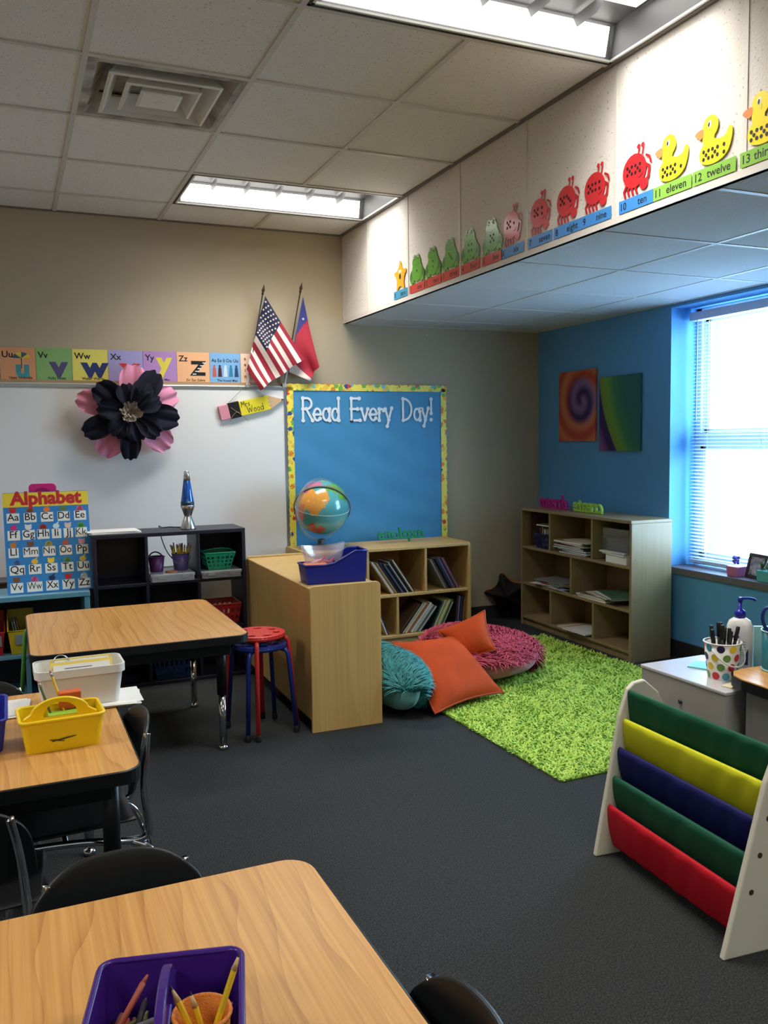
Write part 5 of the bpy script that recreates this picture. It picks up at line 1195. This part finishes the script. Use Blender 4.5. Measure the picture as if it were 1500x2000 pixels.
o_ = rrect(-.068, .34, .072, .578, .022); b = MB(); b.prism([(x_, y_) for x_, y_ in o_], -.045, -.03); b.v = [(x_, z_, y_) for x_, y_, z_ in b.v]; b.build('handle_plate', M_pk, t, bevel=.003)
b = MB(); b.prism([(p_[0], p_[1]) for p_ in arc(.0, .50, .052, 0, 180, 14, .056)], -.048, -.0452); b.v = [(x_, z_, y_) for x_, y_, z_ in b.v]; b.build('handle_recess', M_pkd, t)
def tub(name, label, loc, rz, w0, d0, w1, d1, h0, h1, m, lab=True):
    """open tub, low front (y-) and high back"""
    t = thing(name, label, 'bin', loc, rz); b = MB()
    B4 = [(-w0, -d0, 0), (w0, -d0, 0), (w0, d0, 0), (-w0, d0, 0)]; T4 = [(-w1, -d1, h0), (w1, -d1, h0), (w1, d1, h1), (-w1, d1, h1)]
    b.add(B4+T4, [(0, 1, 2, 3), (0, 1, 5, 4), (1, 2, 6, 5), (2, 3, 7, 6), (3, 0, 4, 7)])
    o = b.build('tub_body', m, t); s_ = o.modifiers.new('thick', 'SOLIDIFY'); s_.thickness = .003
    MB().tube(T4, .005, 8, closed=True).build('rim', m, t, smooth=True)
    if lab:
        y0, y1 = -d0-(d1-d0)*.4-.006, -d0-(d1-d0)*.85-.006
        MB().add([(-w0*.6, y0, h0*.4), (w0*.95, y0, h0*.4), (w0*.95, y1, h0*.85), (-w0*.6, y1, h0*.85)], [(0, 1, 2, 3)]).build('label_card', mat('grey_label', (140, 150, 158), .5), t)
    return t
tub('book_tub', 'yellow tub of thin books on the middle board of the pale blue shelf', (-2.125, -.58, .2535), 0, .052, .10, .066, .118, .125, .20, mat('yellow_tub', (206, 178, 40), .4))
for k, (c, a) in enumerate([('green', -10), ('grey', -10), ('brown', -10)]): book('%s thin book leaning in the yellow tub, %s of three' % (c, ORD[k]), c, .006, .14, .17, None, (-2.143+.011*k, -.665, .258), (0, math.radians(a), 0))
tub('book_tub', 'red tub on the middle board of the pale blue shelf, cut by the frame', (-2.275, -.58, .2535), 0, .055, .10, .068, .118, .125, .20, M_rb)
# ------------------------------------------------------------------ caddies on the tables
def caddy(label, loc, rz, w_, d, h_, m, name='supply_caddy', hh=.155):
    """tapered tray, central divider with arched handle along local x"""
    t = thing(name, label, 'caddy', loc, rz)
    r0 = rrect(-w_*.44, -d*.44, w_*.44, d*.44, .018, 5); r1 = rrect(-w_*.5, -d*.5, w_*.5, d*.5, .02, 5); n = len(r0)
    b = MB(); e = .0035
    b.v = [(x_, y_, 0) for x_, y_ in r0]+[(x_, y_, h_) for x_, y_ in r1]+[(x_*(1-2*e/w_), y_*(1-2*e/d), h_) for x_, y_ in r1]+[(x_*(1-2*e/w_), y_*(1-2*e/d), .004) for x_, y_ in r0]
    for q_ in range(3): b.f += [[q_*n+k, q_*n+(k+1) % n, (q_+1)*n+(k+1) % n, (q_+1)*n+k] for k in range(n)]
    b.f += [list(range(n))[::-1], [3*n+k for k in range(n)]]; b.m = [0]*len(b.f)
    b.build('tray', m, t, smooth=False)
    MB().tube([(x_, y_, h_-.002) for x_, y_ in r1], .0048, 8, closed=True).build('rim', m, t, smooth=True)
    # handle wall with an arched opening: outer arch and inner opening joined as a strip
    outer = [(-w_*.46, .02)]+[(-w_*.40, h_*.8)]+[(x_, z_) for x_, z_ in arc(0, h_*.95, w_*.34, 180, 0, 12, hh-h_*.95)]+[(w_*.40, h_*.8), (w_*.46, .02)]
    b = MB(); pts = [(x_, z_) for x_, z_ in outer]; op = arc(0, h_*.86, w_*.20, 180, 0, 12, (hh-h_)*.62+.008)
    seq = [(-w_*.44, .006), (-w_*.46, h_*.85)]+arc(0, h_*.93, w_*.36, 172, 8, 14, hh-h_*.93)+[(w_*.46, h_*.85), (w_*.44, .006)]
    inner = [(-w_*.21, .006), (-w_*.21, h_*.84)]+arc(0, h_*.88, w_*.21, 172, 8, 14, (hh-h_*.88)*.72)+[(w_*.21, h_*.84), (w_*.21, .006)]
    m_ = len(seq)
    b.v = [(x_, y_, z_) for y_ in (-.006, .006) for x_, z_ in seq]+[(x_, y_, z_) for y_ in (-.006, .006) for x_, z_ in inner]
    for k in range(m_-1):
        b.f += [[k, k+1, 2*m_+k+1, 2*m_+k], [m_+k, m_+k+1, 3*m_+k+1, 3*m_+k], [k, k+1, m_+k+1, m_+k], [2*m_+k, 2*m_+k+1, 3*m_+k+1, 3*m_+k]]
    b.m = [0]*len(b.f)
    b.box((-w_*.22, -.005, .004), (w_*.22, .005, h_*.84))
    b.build('handle', m, t, bevel=.002, seg=1)
    return t
M_ye = mat('caddy_yellow', (240, 204, 24), .35); M_pu = mat('caddy_purple', (60, 26, 116), .3)
cz = .5405
yr = math.radians(3)
t = caddy('yellow plastic supply caddy with scuffed front on the oak table', (-2.049, -3.108, cz), yr, .212, .155, .088, M_ye, hh=.126)
b = MB(); b.line([(-.03, .028), (.005, .034), (.03, .036), (-.01, .030), (-.035, .033), (.0, .026)], .0022, 0, .0005); b.v = [(x_, -.0695-(y_-.0)*.105-z_-.0005, y_) for x_, y_, z_ in b.v]; b.build('scuff_mark', mat('scuff_grey', (70, 66, 40), .8), t)
pencil('pencil with white eraser standing in the yellow caddy', (-2.02, -3.07, cz+.01), (-2.068, -3.035, cz+.185))
pencil('green topped pencil leaning in the yellow caddy', (-2.055, -3.075, cz+.01), (-2.10, -3.055, cz+.165), body=mat('mottled_green', (86, 100, 66), .5))
o = MB().prism(rrect(-.03, -.012, .03, .012, .005), 0, .05).build('orange_eraser', mat('brick_orange', (206, 96, 50), .7), bevel=.003); tag(o, 'orange block eraser standing behind the handle of the yellow caddy', 'eraser', loc=(-2.02, -3.045, cz+.075), rot=(.15, 0, .05))
o = MB().prism(rrect(-.05, -.023, .05, .023, .006), 0, .068).build('crayon_box', mat('crayon_box_green', (150, 190, 60), .5), bevel=.002); tag(o, 'green and yellow crayon box inside the yellow caddy', 'box', loc=(-2.03, -3.072, cz+.0045), rz=.03)
caddy('royal blue supply caddy at the picture edge of the oak table', (-2.279, -3.01, cz), math.radians(90), .26, .19, .09, mat('caddy_blue', (38, 44, 150), .35))
pc = (-2.005, -4.542); pr_ = math.radians(76)
t = caddy('purple plastic supply caddy of crayons on the near oak table', (pc[0], pc[1], cz), pr_, .29, .19, .10, M_pu, hh=.145)
MB().box((.053, -.083, .004), (.058, -.006, .078)).build('cross_divider', M_pu, t)
def pcl(x_, y_, z_): v = Matrix.Rotation(pr_, 4, 'Z') @ Vector((x_, y_, 0)); return (pc[0]+v.x, pc[1]+v.y, cz+z_)
CR = [('brown', (120, 70, 50)), ('grey', (110, 108, 116)), ('white', (220, 216, 206)), ('red', (176, 50, 44)), ('olive', (110, 110, 60)), ('black', (40, 38, 44)), ('pink', (200, 130, 130)), ('slate blue', (80, 86, 116))]
rn = random.Random(31); cnt = {}
for k in range(42):
    nm, c = CR[k % 8]; cnt[nm] = cnt.get(nm, 0)+1
    x_, y_ = rn.uniform(-.07, .08), rn.uniform(.022, .068); z_ = .010+.0017*k; a = rn.uniform(0, 2*PI)
    t = thing('crayon', '%s crayon in the heap of the purple caddy' % nm, 'crayon', pcl(x_, y_, z_), rot=(0, PI/2+rn.uniform(-.16, .16), a), group='%s crayons in the purple caddy' % nm)
    MB().lathe([(.004, -.032), (.004, .026)], 10).build('wrapper', mat('crayon_'+nm.replace(' ', '_'), c, .6), t, smooth=True)
    MB().lathe([(.0036, .026), (.0018, .036), (.0005, .037)], 10).lathe([(.0035, -.036), (.0035, -.032)], 10).build('wax_tip', mat('crayon_'+nm.replace(' ', '_'), c, .6), t, smooth=True)
t = thing('crayon', 'long red brown crayon lying on top of the crayon heap', 'crayon', pcl(.055, .045, .092), rot=(0, math.radians(68), math.radians(50)))
MB().lathe([(.0042, -.04), (.0042, .03)], 10).build('wrapper', mat('crayon_rust', (150, 66, 48), .6), t, smooth=True); MB().lathe([(.0038, .03), (.0018, .042), (.0005, .043)], 10).build('wax_tip', _M['crayon_rust'], t, smooth=True)
t = pail('pencil_cup', 'orange mesh pencil cup inside the purple caddy', pcl(.012, -.046, .0055), .030, .035, .094, mat('orange_mesh', (224, 128, 44), .5, bump=.6, bscale=500), False)
c3 = pcl(.012, -.046, 0)
pencil('sharpened yellow pencil leaning out of the orange cup over the caddy rim', (c3[0]-.012, c3[1]-.016, cz+.02), (c3[0]+.045, c3[1]-.020, cz+.178), True, r=.0042)
pencil('short blunt pencil in the orange cup', (c3[0]+.01, c3[1]-.012, cz+.02), (c3[0]-.036, c3[1]+.012, cz+.138), True, r=.0042)
pencil('second short pencil in the orange cup, behind the blunt one', (c3[0]+.012, c3[1]-.004, cz+.02), (c3[0]-.014, c3[1]+.0, cz+.132), True, r=.0042)
o = MB().box((-.045, -.06, 0), (.045, .06, .003)).build('name_card', M_paper); tag(o, 'white card showing from under the purple caddy', 'card', loc=(-2.085, -4.50, cz), rz=math.radians(-14))
# white file bin
t = thing('file_bin', 'white plastic bin of paper folders on the oak table', 'bin', (-1.975, -2.765, .5405+.012), math.radians(1))
w0, d0, w1, d1, hb = .112, .062, .128, .078, .118
r0 = rrect(-w0, -d0, w0, d0, .02, 5); r1 = rrect(-w1, -d1, w1, d1, .026, 5); n = len(r0)
b = MB(); b.v = [(x_, y_, 0) for x_, y_ in r0]+[(x_, y_, hb) for x_, y_ in r1]+[(x_*.97, y_*.95, hb) for x_, y_ in r1]+[(x_*.96, y_*.94, .004) for x_, y_ in r0]
for q_ in range(3): b.f += [[q_*n+k, q_*n+(k+1) % n, (q_+1)*n+(k+1) % n, (q_+1)*n+k] for k in range(n)]
b.f += [list(range(n))[::-1], [3*n+k for k in range(n)]]; b.m = [0]*len(b.f); b.build('bin_body', M_white, t)
r2 = rrect(-w1-.004, -d1-.004, w1+.004, d1+.004, .028, 5); b = MB(); b.v = [(x_, y_, z_) for z_ in (hb-.022, hb+.002) for x_, y_ in r2]+[(x_*.955, y_*.94, hb+.002) for x_, y_ in r2]; b.f = [[q_*n+k, q_*n+(k+1) % n, (q_+1)*n+(k+1) % n, (q_+1)*n+k] for q_ in range(2) for k in range(n)]; b.m = [0]*len(b.f); b.build('rim', M_white, t)
MB().tube(smoothp([(-.075, .02, .1), (-.07, .03, .135), (-.05, .035, .145), (-.03, .03, .135), (-.022, .02, .11)], 2), .0018, 6).build('wire_loop', M_chrome, t, smooth=True)
for k in range(7):
    yc = ['yellow folder', 'white worksheet'][0 if k in (1, 6) else 1]
    o = MB().box((-.092 if k in (1, 6) else -.084, -.0015, 0), (.092 if k in (1, 6) else .084, .0015, .122+(.006 if k in (1, 6) else .003*(k % 2)))).build('paper_folder' if k in (1, 6) else 'paper_sheets', mat('folder_yellow', (238, 210, 100), .6) if k in (1, 6) else M_paper)
    if k == 0: front = o
    tag(o, '%s standing in the white bin, %s from the camera side' % (yc, ORD[k]), 'paper', 'papers standing in the white bin', (-1.965, -2.812+.009*k, .5405+.017), rot=(-.40+.03*k, 0, .02))
    if k == 1:
        pass
o = MB()
for k in range(7): o.box((-.08+.01*(k == 0)*3, -.0022, .109-.009*k), (.06 if k else .03, -.0016, .1115-.009*k))
pr2 = o.build('print_lines', mat('grey_print', (120, 118, 120), .7)); pr2.parent = front
rn = random.Random(2)
for k in range(8):
    o = MB().box((-.12, -.085, 0), (.12, .085, .0012)).build('paper_sheets', M_paper); tag(o, 'loose white worksheet under the white file bin', 'paper', 'worksheets under the white bin', (-1.955+rn.uniform(-.014, .014)+.03, -2.765+rn.uniform(-.012, .012), .5405+k*.0014), rn.uniform(-.12, .1))
for k in range(5):
    o = MB().box((-.03, -.085, 0), (.03, .085, .0012)).build('paper_sheets', M_paper); tag(o, 'white paper in the small pile beside the royal blue caddy', 'paper', 'papers beside the royal blue caddy', (-2.158+rn.uniform(-.006, .006), -2.74+rn.uniform(-.012, .012), .5405+k*.0014), rn.uniform(-.1, .1))
# ------------------------------------------------------------------ sling book rack
M_rk = mat('white_rack_paint', (214, 208, 190), .45)
ra = math.radians(5); rp = (-.468, -3.37)
t = thing('sling_book_rack', 'white sling book rack with green, yellow, blue and red fabric pockets', 'book rack', (rp[0], rp[1], 0), -ra)
# local: x = depth to the back, y negative along the slings
def rackpanel(y0, y1, top):
    prof = [(0, 0)]+[(.0+(top-.0)*k/6, .545*k/6) for k in range(1, 6)]+[(top+(.012), .540), (top+.035, .560), (top+.075, .566), (.235, .52), (.255, .48), (.27, .0)]
    b = MB(); n = len(prof)
    b.add([(x_, y0, z_) for x_, z_ in prof]+[(x_, y1, z_) for x_, z_ in prof], [list(range(n)), list(range(n, 2*n))[::-1]]+[(i, (i+1) % n, n+(i+1) % n, n+i) for i in range(n)])
    return b.build('side_panel', M_rk, t, bevel=.005)
LR = .595
rackpanel(-.018, 0, .105); pR = rackpanel(-LR-.018, -LR, .150)
b = MB()
for zz_, xx_ in ((.455, .16), (.36, .135), (.265, .11), (.17, .085), (.46, .235)):
    q_ = Matrix.Translation((xx_, -LR-.0178, zz_)) @ Matrix.Rotation(PI/2, 4, 'X'); b.lathe([(.0075, 0), (.0075, .0012), (.004, .0010), (.0002, .0010)], 14, M=q_)
b.build('screw_caps', mat('screw_brown', (70, 56, 40), .5), t)
SL = [((24, 84, 58), 'green'), ((206, 204, 36), 'yellow'), ((24, 26, 86), 'blue'), ((26, 84, 62), 'green'), ((186, 22, 38), 'red')]
for k, (c, nm) in enumerate(SL):
    zt_ = .537-.0925*k; drop = (.15, .13, .125, .13, .135)[k]
    f = zt_/.545
    def fn(u, v, zt_=zt_, f=f, drop=drop, k=k):
        xl = .105*f+.012; xr = .150*f+.012; x0 = xl+(xr-xl)*u; y = -.018-(LR-.018)*u
        sag = 4*u*(1-u); fo = .0018*math.sin(11*u+7*v+3*k)*v+.0012*math.sin(23*u*u+5*v+2*k)+.0012*math.sin(41*u+13*v*u+k)
        if v < .12: a = v/.12*PI; return (x0+.008-.008*math.cos(PI-a)*-1*0+.008*(math.cos(a)), y, zt_-.008+.010*math.sin(a)-.006*sag*0)
        q_ = (v-.12)/.88
        if q_ < .62: s_ = q_/.62; return (x0-.001+.028*s_*s_+fo, y, zt_-.008-drop*s_-.004*sag)
        s_ = (q_-.62)/.38; return (x0+.028+.085*s_+fo*.5, y, zt_-.008-drop+.012*math.sin(PI*s_)*-1+.05*s_)
    b = MB().grid(fn, 40, 30); o = b.build('fabric_sling', mat('sling_%d' % k, c, .6, spec=.25, bump=.06, bscale=500), t, smooth=True)
    o['label'] = nm+' fabric pocket'
    s_ = o.modifiers.new('thick', 'SOLIDIFY'); s_.thickness = .0015
b = MB()
for zz_, xx_ in ((.10, .23),): b.tube([(xx_, -.01, zz_), (xx_, -LR-.005, zz_)], .008, 10)
b.build('dowel', M_rk, t, smooth=True)
# ------------------------------------------------------------------ metal cabinet, desk and what stands on them
CZ = .57
M_cab = mat('putty_metal', (170, 164, 158), .45); M_cabt = mat('cabinet_top_sheen', (198, 196, 200), .22, coat=.3)  # top plate paler and bluer: window reflection put into its colour
t = thing('metal_cabinet', 'small putty grey metal cabinet behind the sling book rack', 'cabinet', (-.176, -3.635, 0), math.radians(.5))
MB().box((0, 0, .02), (.275, .378, CZ-.012)).build('cabinet_body', M_cab, t, bevel=.004)
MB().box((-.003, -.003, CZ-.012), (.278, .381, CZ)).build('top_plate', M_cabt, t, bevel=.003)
MB().box((.279, -.0, CZ-.02), (.305, .381, CZ-.001)).build('back_strip', M_black, t, bevel=.002)
MB().lathe([(.008, 0), (.008, .004), (.004, .006)], 12, M=Matrix.Translation((0, .19, .49)) @ Matrix.Rotation(-PI/2, 4, 'Y')).build('lock', mat('lock_grey', (90, 88, 86), .4, .6), t, smooth=True)
MB().box((.02, .02, 0), (.25, .35, .02)).build('plinth', M_darkp, t)
t = thing('teacher_desk', 'wood topped desk with black edge and grey pedestal beside the metal cabinet', 'desk', (-.155, -3.585, 0), math.radians(-2))
DZ = .62
pts = [(.0, -1.2), (1.30, -1.2), (1.30, 0)]+[(.09, 0), (.045, -.012), (.015, -.045), (.0, -.10)]
MB().prism(pts, DZ-.03, DZ).build('desktop', M_oak, t, bevel=.002, seg=1)
b = MB(); n = len(pts); cxm, cym = .65, -.6
b.v = [(x_+(-.004 if x_ < .5 else .004), y_+(.004 if y_ > -.5 else -.004), z_) for z_ in (DZ-.034, DZ-.003) for x_, y_ in pts]; b.f = [[k, (k+1) % n, n+(k+1) % n, n+k] for k in range(n)]; b.f.append(list(range(n))); b.m = [0]*len(b.f); b.build('edge_band', M_black, t)
MB().box((.02, -.62, .03), (.40, -.09, DZ-.035)).build('pedestal', mat('grey_pedestal', (140, 138, 138), .45), t, bevel=.004)
MB().box((.0165, -.60, .05), (.0195, -.12, DZ-.06)).build('pedestal_panel', _M['grey_pedestal'], t, bevel=.001)
MB().box((.95, -.62, 0), (1.25, -.09, DZ-.035)).build('pedestal', _M['grey_pedestal'], t, bevel=.004)
MB().box((.04, -.6, 0), (.38, -.11, .03)).build('plinth', M_darkp, t)
# polka dot pail of markers
px, py = -.062, -3.505
t = thing('polka_dot_pail', 'white polka dot pail of black markers on the metal cabinet', 'pail', (px, py, CZ))
r0_, r1_, hp = .043, .058, .118
MB().lathe([(r0_, 0), (r1_, hp), (r1_-.002, hp), (r0_-.002, .003)], 32, cap=False).lathe([(.0005, .002), (r0_-.001, .002)], 32, cap=False).build('pail_body', mat('white_enamel', (226, 222, 216), .35), t, smooth=True)
MB().tube([(r1_*math.cos(2*PI*k/32), r1_*math.sin(2*PI*k/32), hp) for k in range(32)], .0026, 6, closed=True).build('rim', M_white, t, smooth=True)
dc = [mat('dot_red', (200, 40, 50), .4), mat('dot_yellow', (232, 200, 50), .4), mat('dot_teal', (80, 160, 180), .4), mat('dot_green', (110, 150, 70), .4), mat('dot_navy', (48, 36, 84), .4)]
b = MB()
for row in range(4):
    for k in range(9):
        a0 = 2*PI*(k+.5*(row % 2))/9; zc = .014+.030*row
        vs = []
        for q_ in range(16):
            th = 2*PI*q_/16; z_ = zc+.0125*math.sin(th); rr_ = r0_+(r1_-r0_)*z_/hp+.0010; a = a0+.0125*math.cos(th)/rr_; vs.append((rr_*math.cos(a), rr_*math.sin(a), z_))
        rr_ = r0_+(r1_-r0_)*zc/hp+.0010; vs.append((rr_*math.cos(a0), rr_*math.sin(a0), zc))
        b.add(vs, [(q_, (q_+1) % 16, 16) for q_ in range(16)], (k*2+row*3) % 5)
b.build('dot_print', dc, t)
MB().tube([((r1_+.004)*math.cos(a), -.018-.052*math.sin(a)*.9, hp-.014-.055*math.sin(a)) for a in [PI*k/14 for k in range(15)]], .003, 6).build('handle', M_white, t, smooth=True)
b_ = [(-.036, -.01, -.055, -.01, .165), (-.022, .012, -.03, .02, .17), (-.016, -.014, -.022, -.02, .178), (-.006, .0, -.014, .006, .182), (.008, -.02, .006, -.022, .165), (.014, .012, .012, .02, .176), (.022, -.006, .028, -.008, .15), (.026, -.008, .05, -.016, .165), (.02, .02, .04, .03, .155)]
for k, (x0_, y0_, x1_, y1_, h_) in enumerate(b_):
    p0, p1 = Vector((px+x0_*.7, py+y0_*.7, CZ+.006)), Vector((px+x1_, py+y1_, CZ+h_))
    tk = thing('black_marker', 'black marker standing in the polka dot pail', 'marker', tuple(p0), group='black markers in the polka dot pail', rot=Vector((0, 0, 1)).rotation_difference((p1-p0).normalized()).to_euler())
    L_ = (p1-p0).length; MB().lathe([(.0055, 0), (.0055, L_-.045)], 10).build('barrel', M_black, tk, smooth=True); MB().lathe([(.0065, L_-.045), (.0062, L_-.002), (.0045, L_)], 10).build('cap', M_ink, tk, smooth=True)
# lotion bottle
t = thing('lotion_bottle', 'white lotion pump bottle with blue pump on the metal cabinet', 'bottle', (.042, -3.475, CZ+.001), math.radians(-52))
def bsec(z_, w_, d_): return [(x_, y_, z_) for x_, y_ in rrect(-w_, -d_, w_, d_, min(w_, d_)*.85, 5)]
secs = [(0, .036, .024), (.006, .040, .028), (.10, .041, .029), (.135, .041, .029), (.155, .039, .028), (.170, .033, .025), (.178, .022, .019), (.181, .016, .0155)]
b = MB(); n = len(bsec(0, .04, .03)); b.v = [p for s_ in secs for p in bsec(*s_)]
for q_ in range(len(secs)-1): b.f += [[q_*n+k, q_*n+(k+1) % n, (q_+1)*n+(k+1) % n, (q_+1)*n+k] for k in range(n)]
b.f += [list(range(n))[::-1], [(len(secs)-1)*n+k for k in range(n)]]; b.m = [0]*len(b.f); b.build('bottle_body', mat('bottle_white', (226, 224, 220), .3), t, smooth=True)
M_pump = mat('pump_blue', (22, 34, 150), .3)
MB().lathe([(.0175, .179), (.0175, .200), (.013, .205), (.0065, .209), (.006, .236)], 20).build('collar', M_pump, t, smooth=True)
b = MB(); b.lathe([(.008, .234), (.008, .246), (.004, .248)], 14); b.tube(smoothp([(0, 0, .243), (.025, .012, .245), (.042, .02, .240), (.045, .0215, .236)], 2), [.0045]*1+[.0042]*(len(smoothp([(0,0,0)]*4, 2))-1), 8); b.build('pump_head', M_pump, t, smooth=True)
b = MB(); b.box((-.030, -.0300, .03), (.030, -.0296, .14)); b.build('label_panel', mat('label_white', (220, 220, 222), .4), t)
b = MB()
for k, (w_, z_) in enumerate([(.024, .105), (.026, .096), (.025, .088), (.026, .078), (.022, .070), (.024, .062)]): b.box((-w_, -.0304, z_), (w_*.9, -.0301, z_+.0016))
b.text('lotion', -.008, .114, .0, 0)
b.v = b.v[:6*8]; b.f = b.f[:6*6]; b.m = b.m[:36]
b.build('label_print', mat('label_grey', (110, 112, 124), .5), t)
b = MB(); b.box((-.022, -.0304, .118), (.002, -.0301, .124)); b.build('brand_print', mat('label_dark', (54, 56, 76), .5), t)
b = MB(); b.prism([(.012, .03), (.030, .03), (.030, .085), (.024, .07)], .0300, .0304); b.v = [(x_, -z_, y_) for x_, y_, z_ in b.v]; b.build('label_wedge', mat('label_navy', (44, 46, 96), .5), t)
o = MB().box((0, 0, 0), (.09, .09, .004)).build('sticky_notes', mat('aqua_paper', (120, 204, 206), .6)); tag(o, 'aqua sticky note pad on the metal cabinet beside the polka dot pail', 'note pad', loc=(-.03, -3.44, CZ+.0006), rz=math.radians(28))
o = MB().box((0, 0, 0), (.05, .035, .003)).build('name_card', mat('manila', (226, 214, 180), .6)); tag(o, 'small cream card on the metal cabinet under the desk edge', 'card', loc=(-.135, -3.615, CZ+.0006), rz=math.radians(12))
o = MB().box((0, 0, 0), (.05, .012, .15)).build('card_box', mat('aqua_box', (150, 206, 210), .5)); tag(o, 'pale aqua card standing behind the lotion bottle', 'card', loc=(.085, -3.495, CZ+.0006), rz=math.radians(-30))
# teal pencil holder with scissors
hx, hy = .018, -3.66
M_tm = mat('teal_mesh', (44, 130, 146), .25, alpha=.78, trans=.15)
t = thing('pen_holder', 'teal see-through round pen holder on the desk', 'pen holder', (hx, hy, DZ+.001))
MB().lathe([(.052, .004), (.055, .125), (.0535, .125), (.0505, .006)], 40, cap=False).build('cup_wall', M_tm, t, smooth=True)
MB().lathe([(.054, 0), (.055, .006), (.05, .007)], 40).build('base', mat('pale_teal_rim', (150, 200, 210), .3), t, smooth=True)
b = MB(); b.tube([(.055*math.cos(2*PI*k/40), .055*math.sin(2*PI*k/40), .125) for k in range(40)], .0022, 6, closed=True); b.tube([(-.054, 0, .122), (.054, 0, .122)], .002, 6); b.build('rim', _M['pale_teal_rim'], t, smooth=True)
t = thing('scissors', 'blue handled scissors standing in the teal pen holder', 'scissors', (hx+.005, hy+.005, DZ+.012), rot=(math.radians(6), math.radians(-6), math.radians(-40)))
b = MB(); b.prism([(-.006, 0), (.003, 0), (.007, .11), (-.006, .11)], 0, .0015); b.prism([(-.003, 0), (.006, 0), (.006, .11), (-.007, .11)], .0016, .003); b.v = [(x_, z_, y_) for x_, y_, z_ in b.v]; b.build('blades', M_chrome, t)
M_sb = mat('scissor_blue', (34, 50, 130), .4)
for s_ in (-1, 1): MB().tube([(s_*(.024+.018*math.cos(a))-.004*s_, .001, .155+.036*math.sin(a)) for a in [2*PI*k/20 for k in range(20)]], .0055, 8, closed=True).tube([(s_*.002, .001, .10), (s_*.014, .001, .125)], .006, 8).build('finger_loop', M_sb, t, smooth=True)
# ------------------------------------------------------------------ window sill
sx_ = 1.63
t = thing('pink_planter', 'small pink planter with violet sprig on the window sill', 'planter', (sx_, -1.925, WZ0))
MB().add([(-.036, -.036, 0), (.036, -.036, 0), (.036, .036, 0), (-.036, .036, 0), (-.04, -.042, .058), (.04, -.042, .058), (.04, .042, .058), (-.04, .042, .058)], [(0, 3, 2, 1), (4, 5, 6, 7), (0, 1, 5, 4), (1, 2, 6, 5), (2, 3, 7, 6), (3, 0, 4, 7)]).build('pot', mat('rose_pot', (206, 120, 166), .5), t, bevel=.004)
b = MB(); rn = random.Random(6)
for k in range(14): b.ball((rn.uniform(-.016, .016), rn.uniform(-.016, .016), .064+.05*rn.random()), rn.uniform(.006, .011), 8)
b.build('sprig', mat('violet_sprig', (110, 96, 190), .6), t, smooth=True)
t = thing('aqua_planter', 'aqua planter with green plant at the picture edge of the window sill', 'planter', (sx_-.005, -2.16, WZ0))
MB().add([(-.038, -.05, 0), (.038, -.05, 0), (.038, .05, 0), (-.038, .05, 0), (-.042, -.055, .062), (.042, -.055, .062), (.042, .055, .062), (-.042, .055, .062)], [(0, 3, 2, 1), (4, 5, 6, 7), (0, 1, 5, 4), (1, 2, 6, 5), (2, 3, 7, 6), (3, 0, 4, 7)]).build('pot', mat('aqua_pot', (96, 186, 188), .5), t, bevel=.004)
b = MB()
for k in range(40):
    c_ = Vector((rn.uniform(-.03, .03), rn.uniform(-.045, .045), .062)); a = rn.uniform(0, 2*PI); d_ = Vector((math.cos(a)*.03, math.sin(a)*.03, rn.uniform(.02, .06))); s_ = d_.cross(Vector((0, 0, 1))).normalized()*.008
    b.add([c_, c_+d_*.5+s_, c_+d_, c_+d_*.5-s_], [(0, 1, 2, 3)], k % 5 == 0)
b.build('leaves', [mat('leaf_green', (70, 110, 50), .6), mat('blossom_pale', (226, 190, 190), .6)], t)
t = thing('photo_frame', 'dark wooden photo frame leaning on the window sill between the planters', 'photo frame', (sx_+.01, -2.045, WZ0+.001), rot=(0, math.radians(14), math.radians(-8)))
MB().box((-.008, -.075, 0), (.006, .075, .018)).box((-.008, -.075, .122), (.006, .075, .14)).box((-.008, -.075, .018), (.006, -.057, .122)).box((-.008, .057, .018), (.006, .075, .122)).build('frame', mat('walnut', (70, 54, 50), .45), t, bevel=.002)
MB().box((-.002, -.058, .017), (.002, .058, .123)).build('photo_print', mat('photo_grey', (176, 170, 172), .3, var=.75, vscale=38), t)
MB().box((.004, -.02, .0), (.05, .02, .004), M=Matrix.Rotation(math.radians(-50), 4, 'Y')).build('easel_back', _M['walnut'], t)
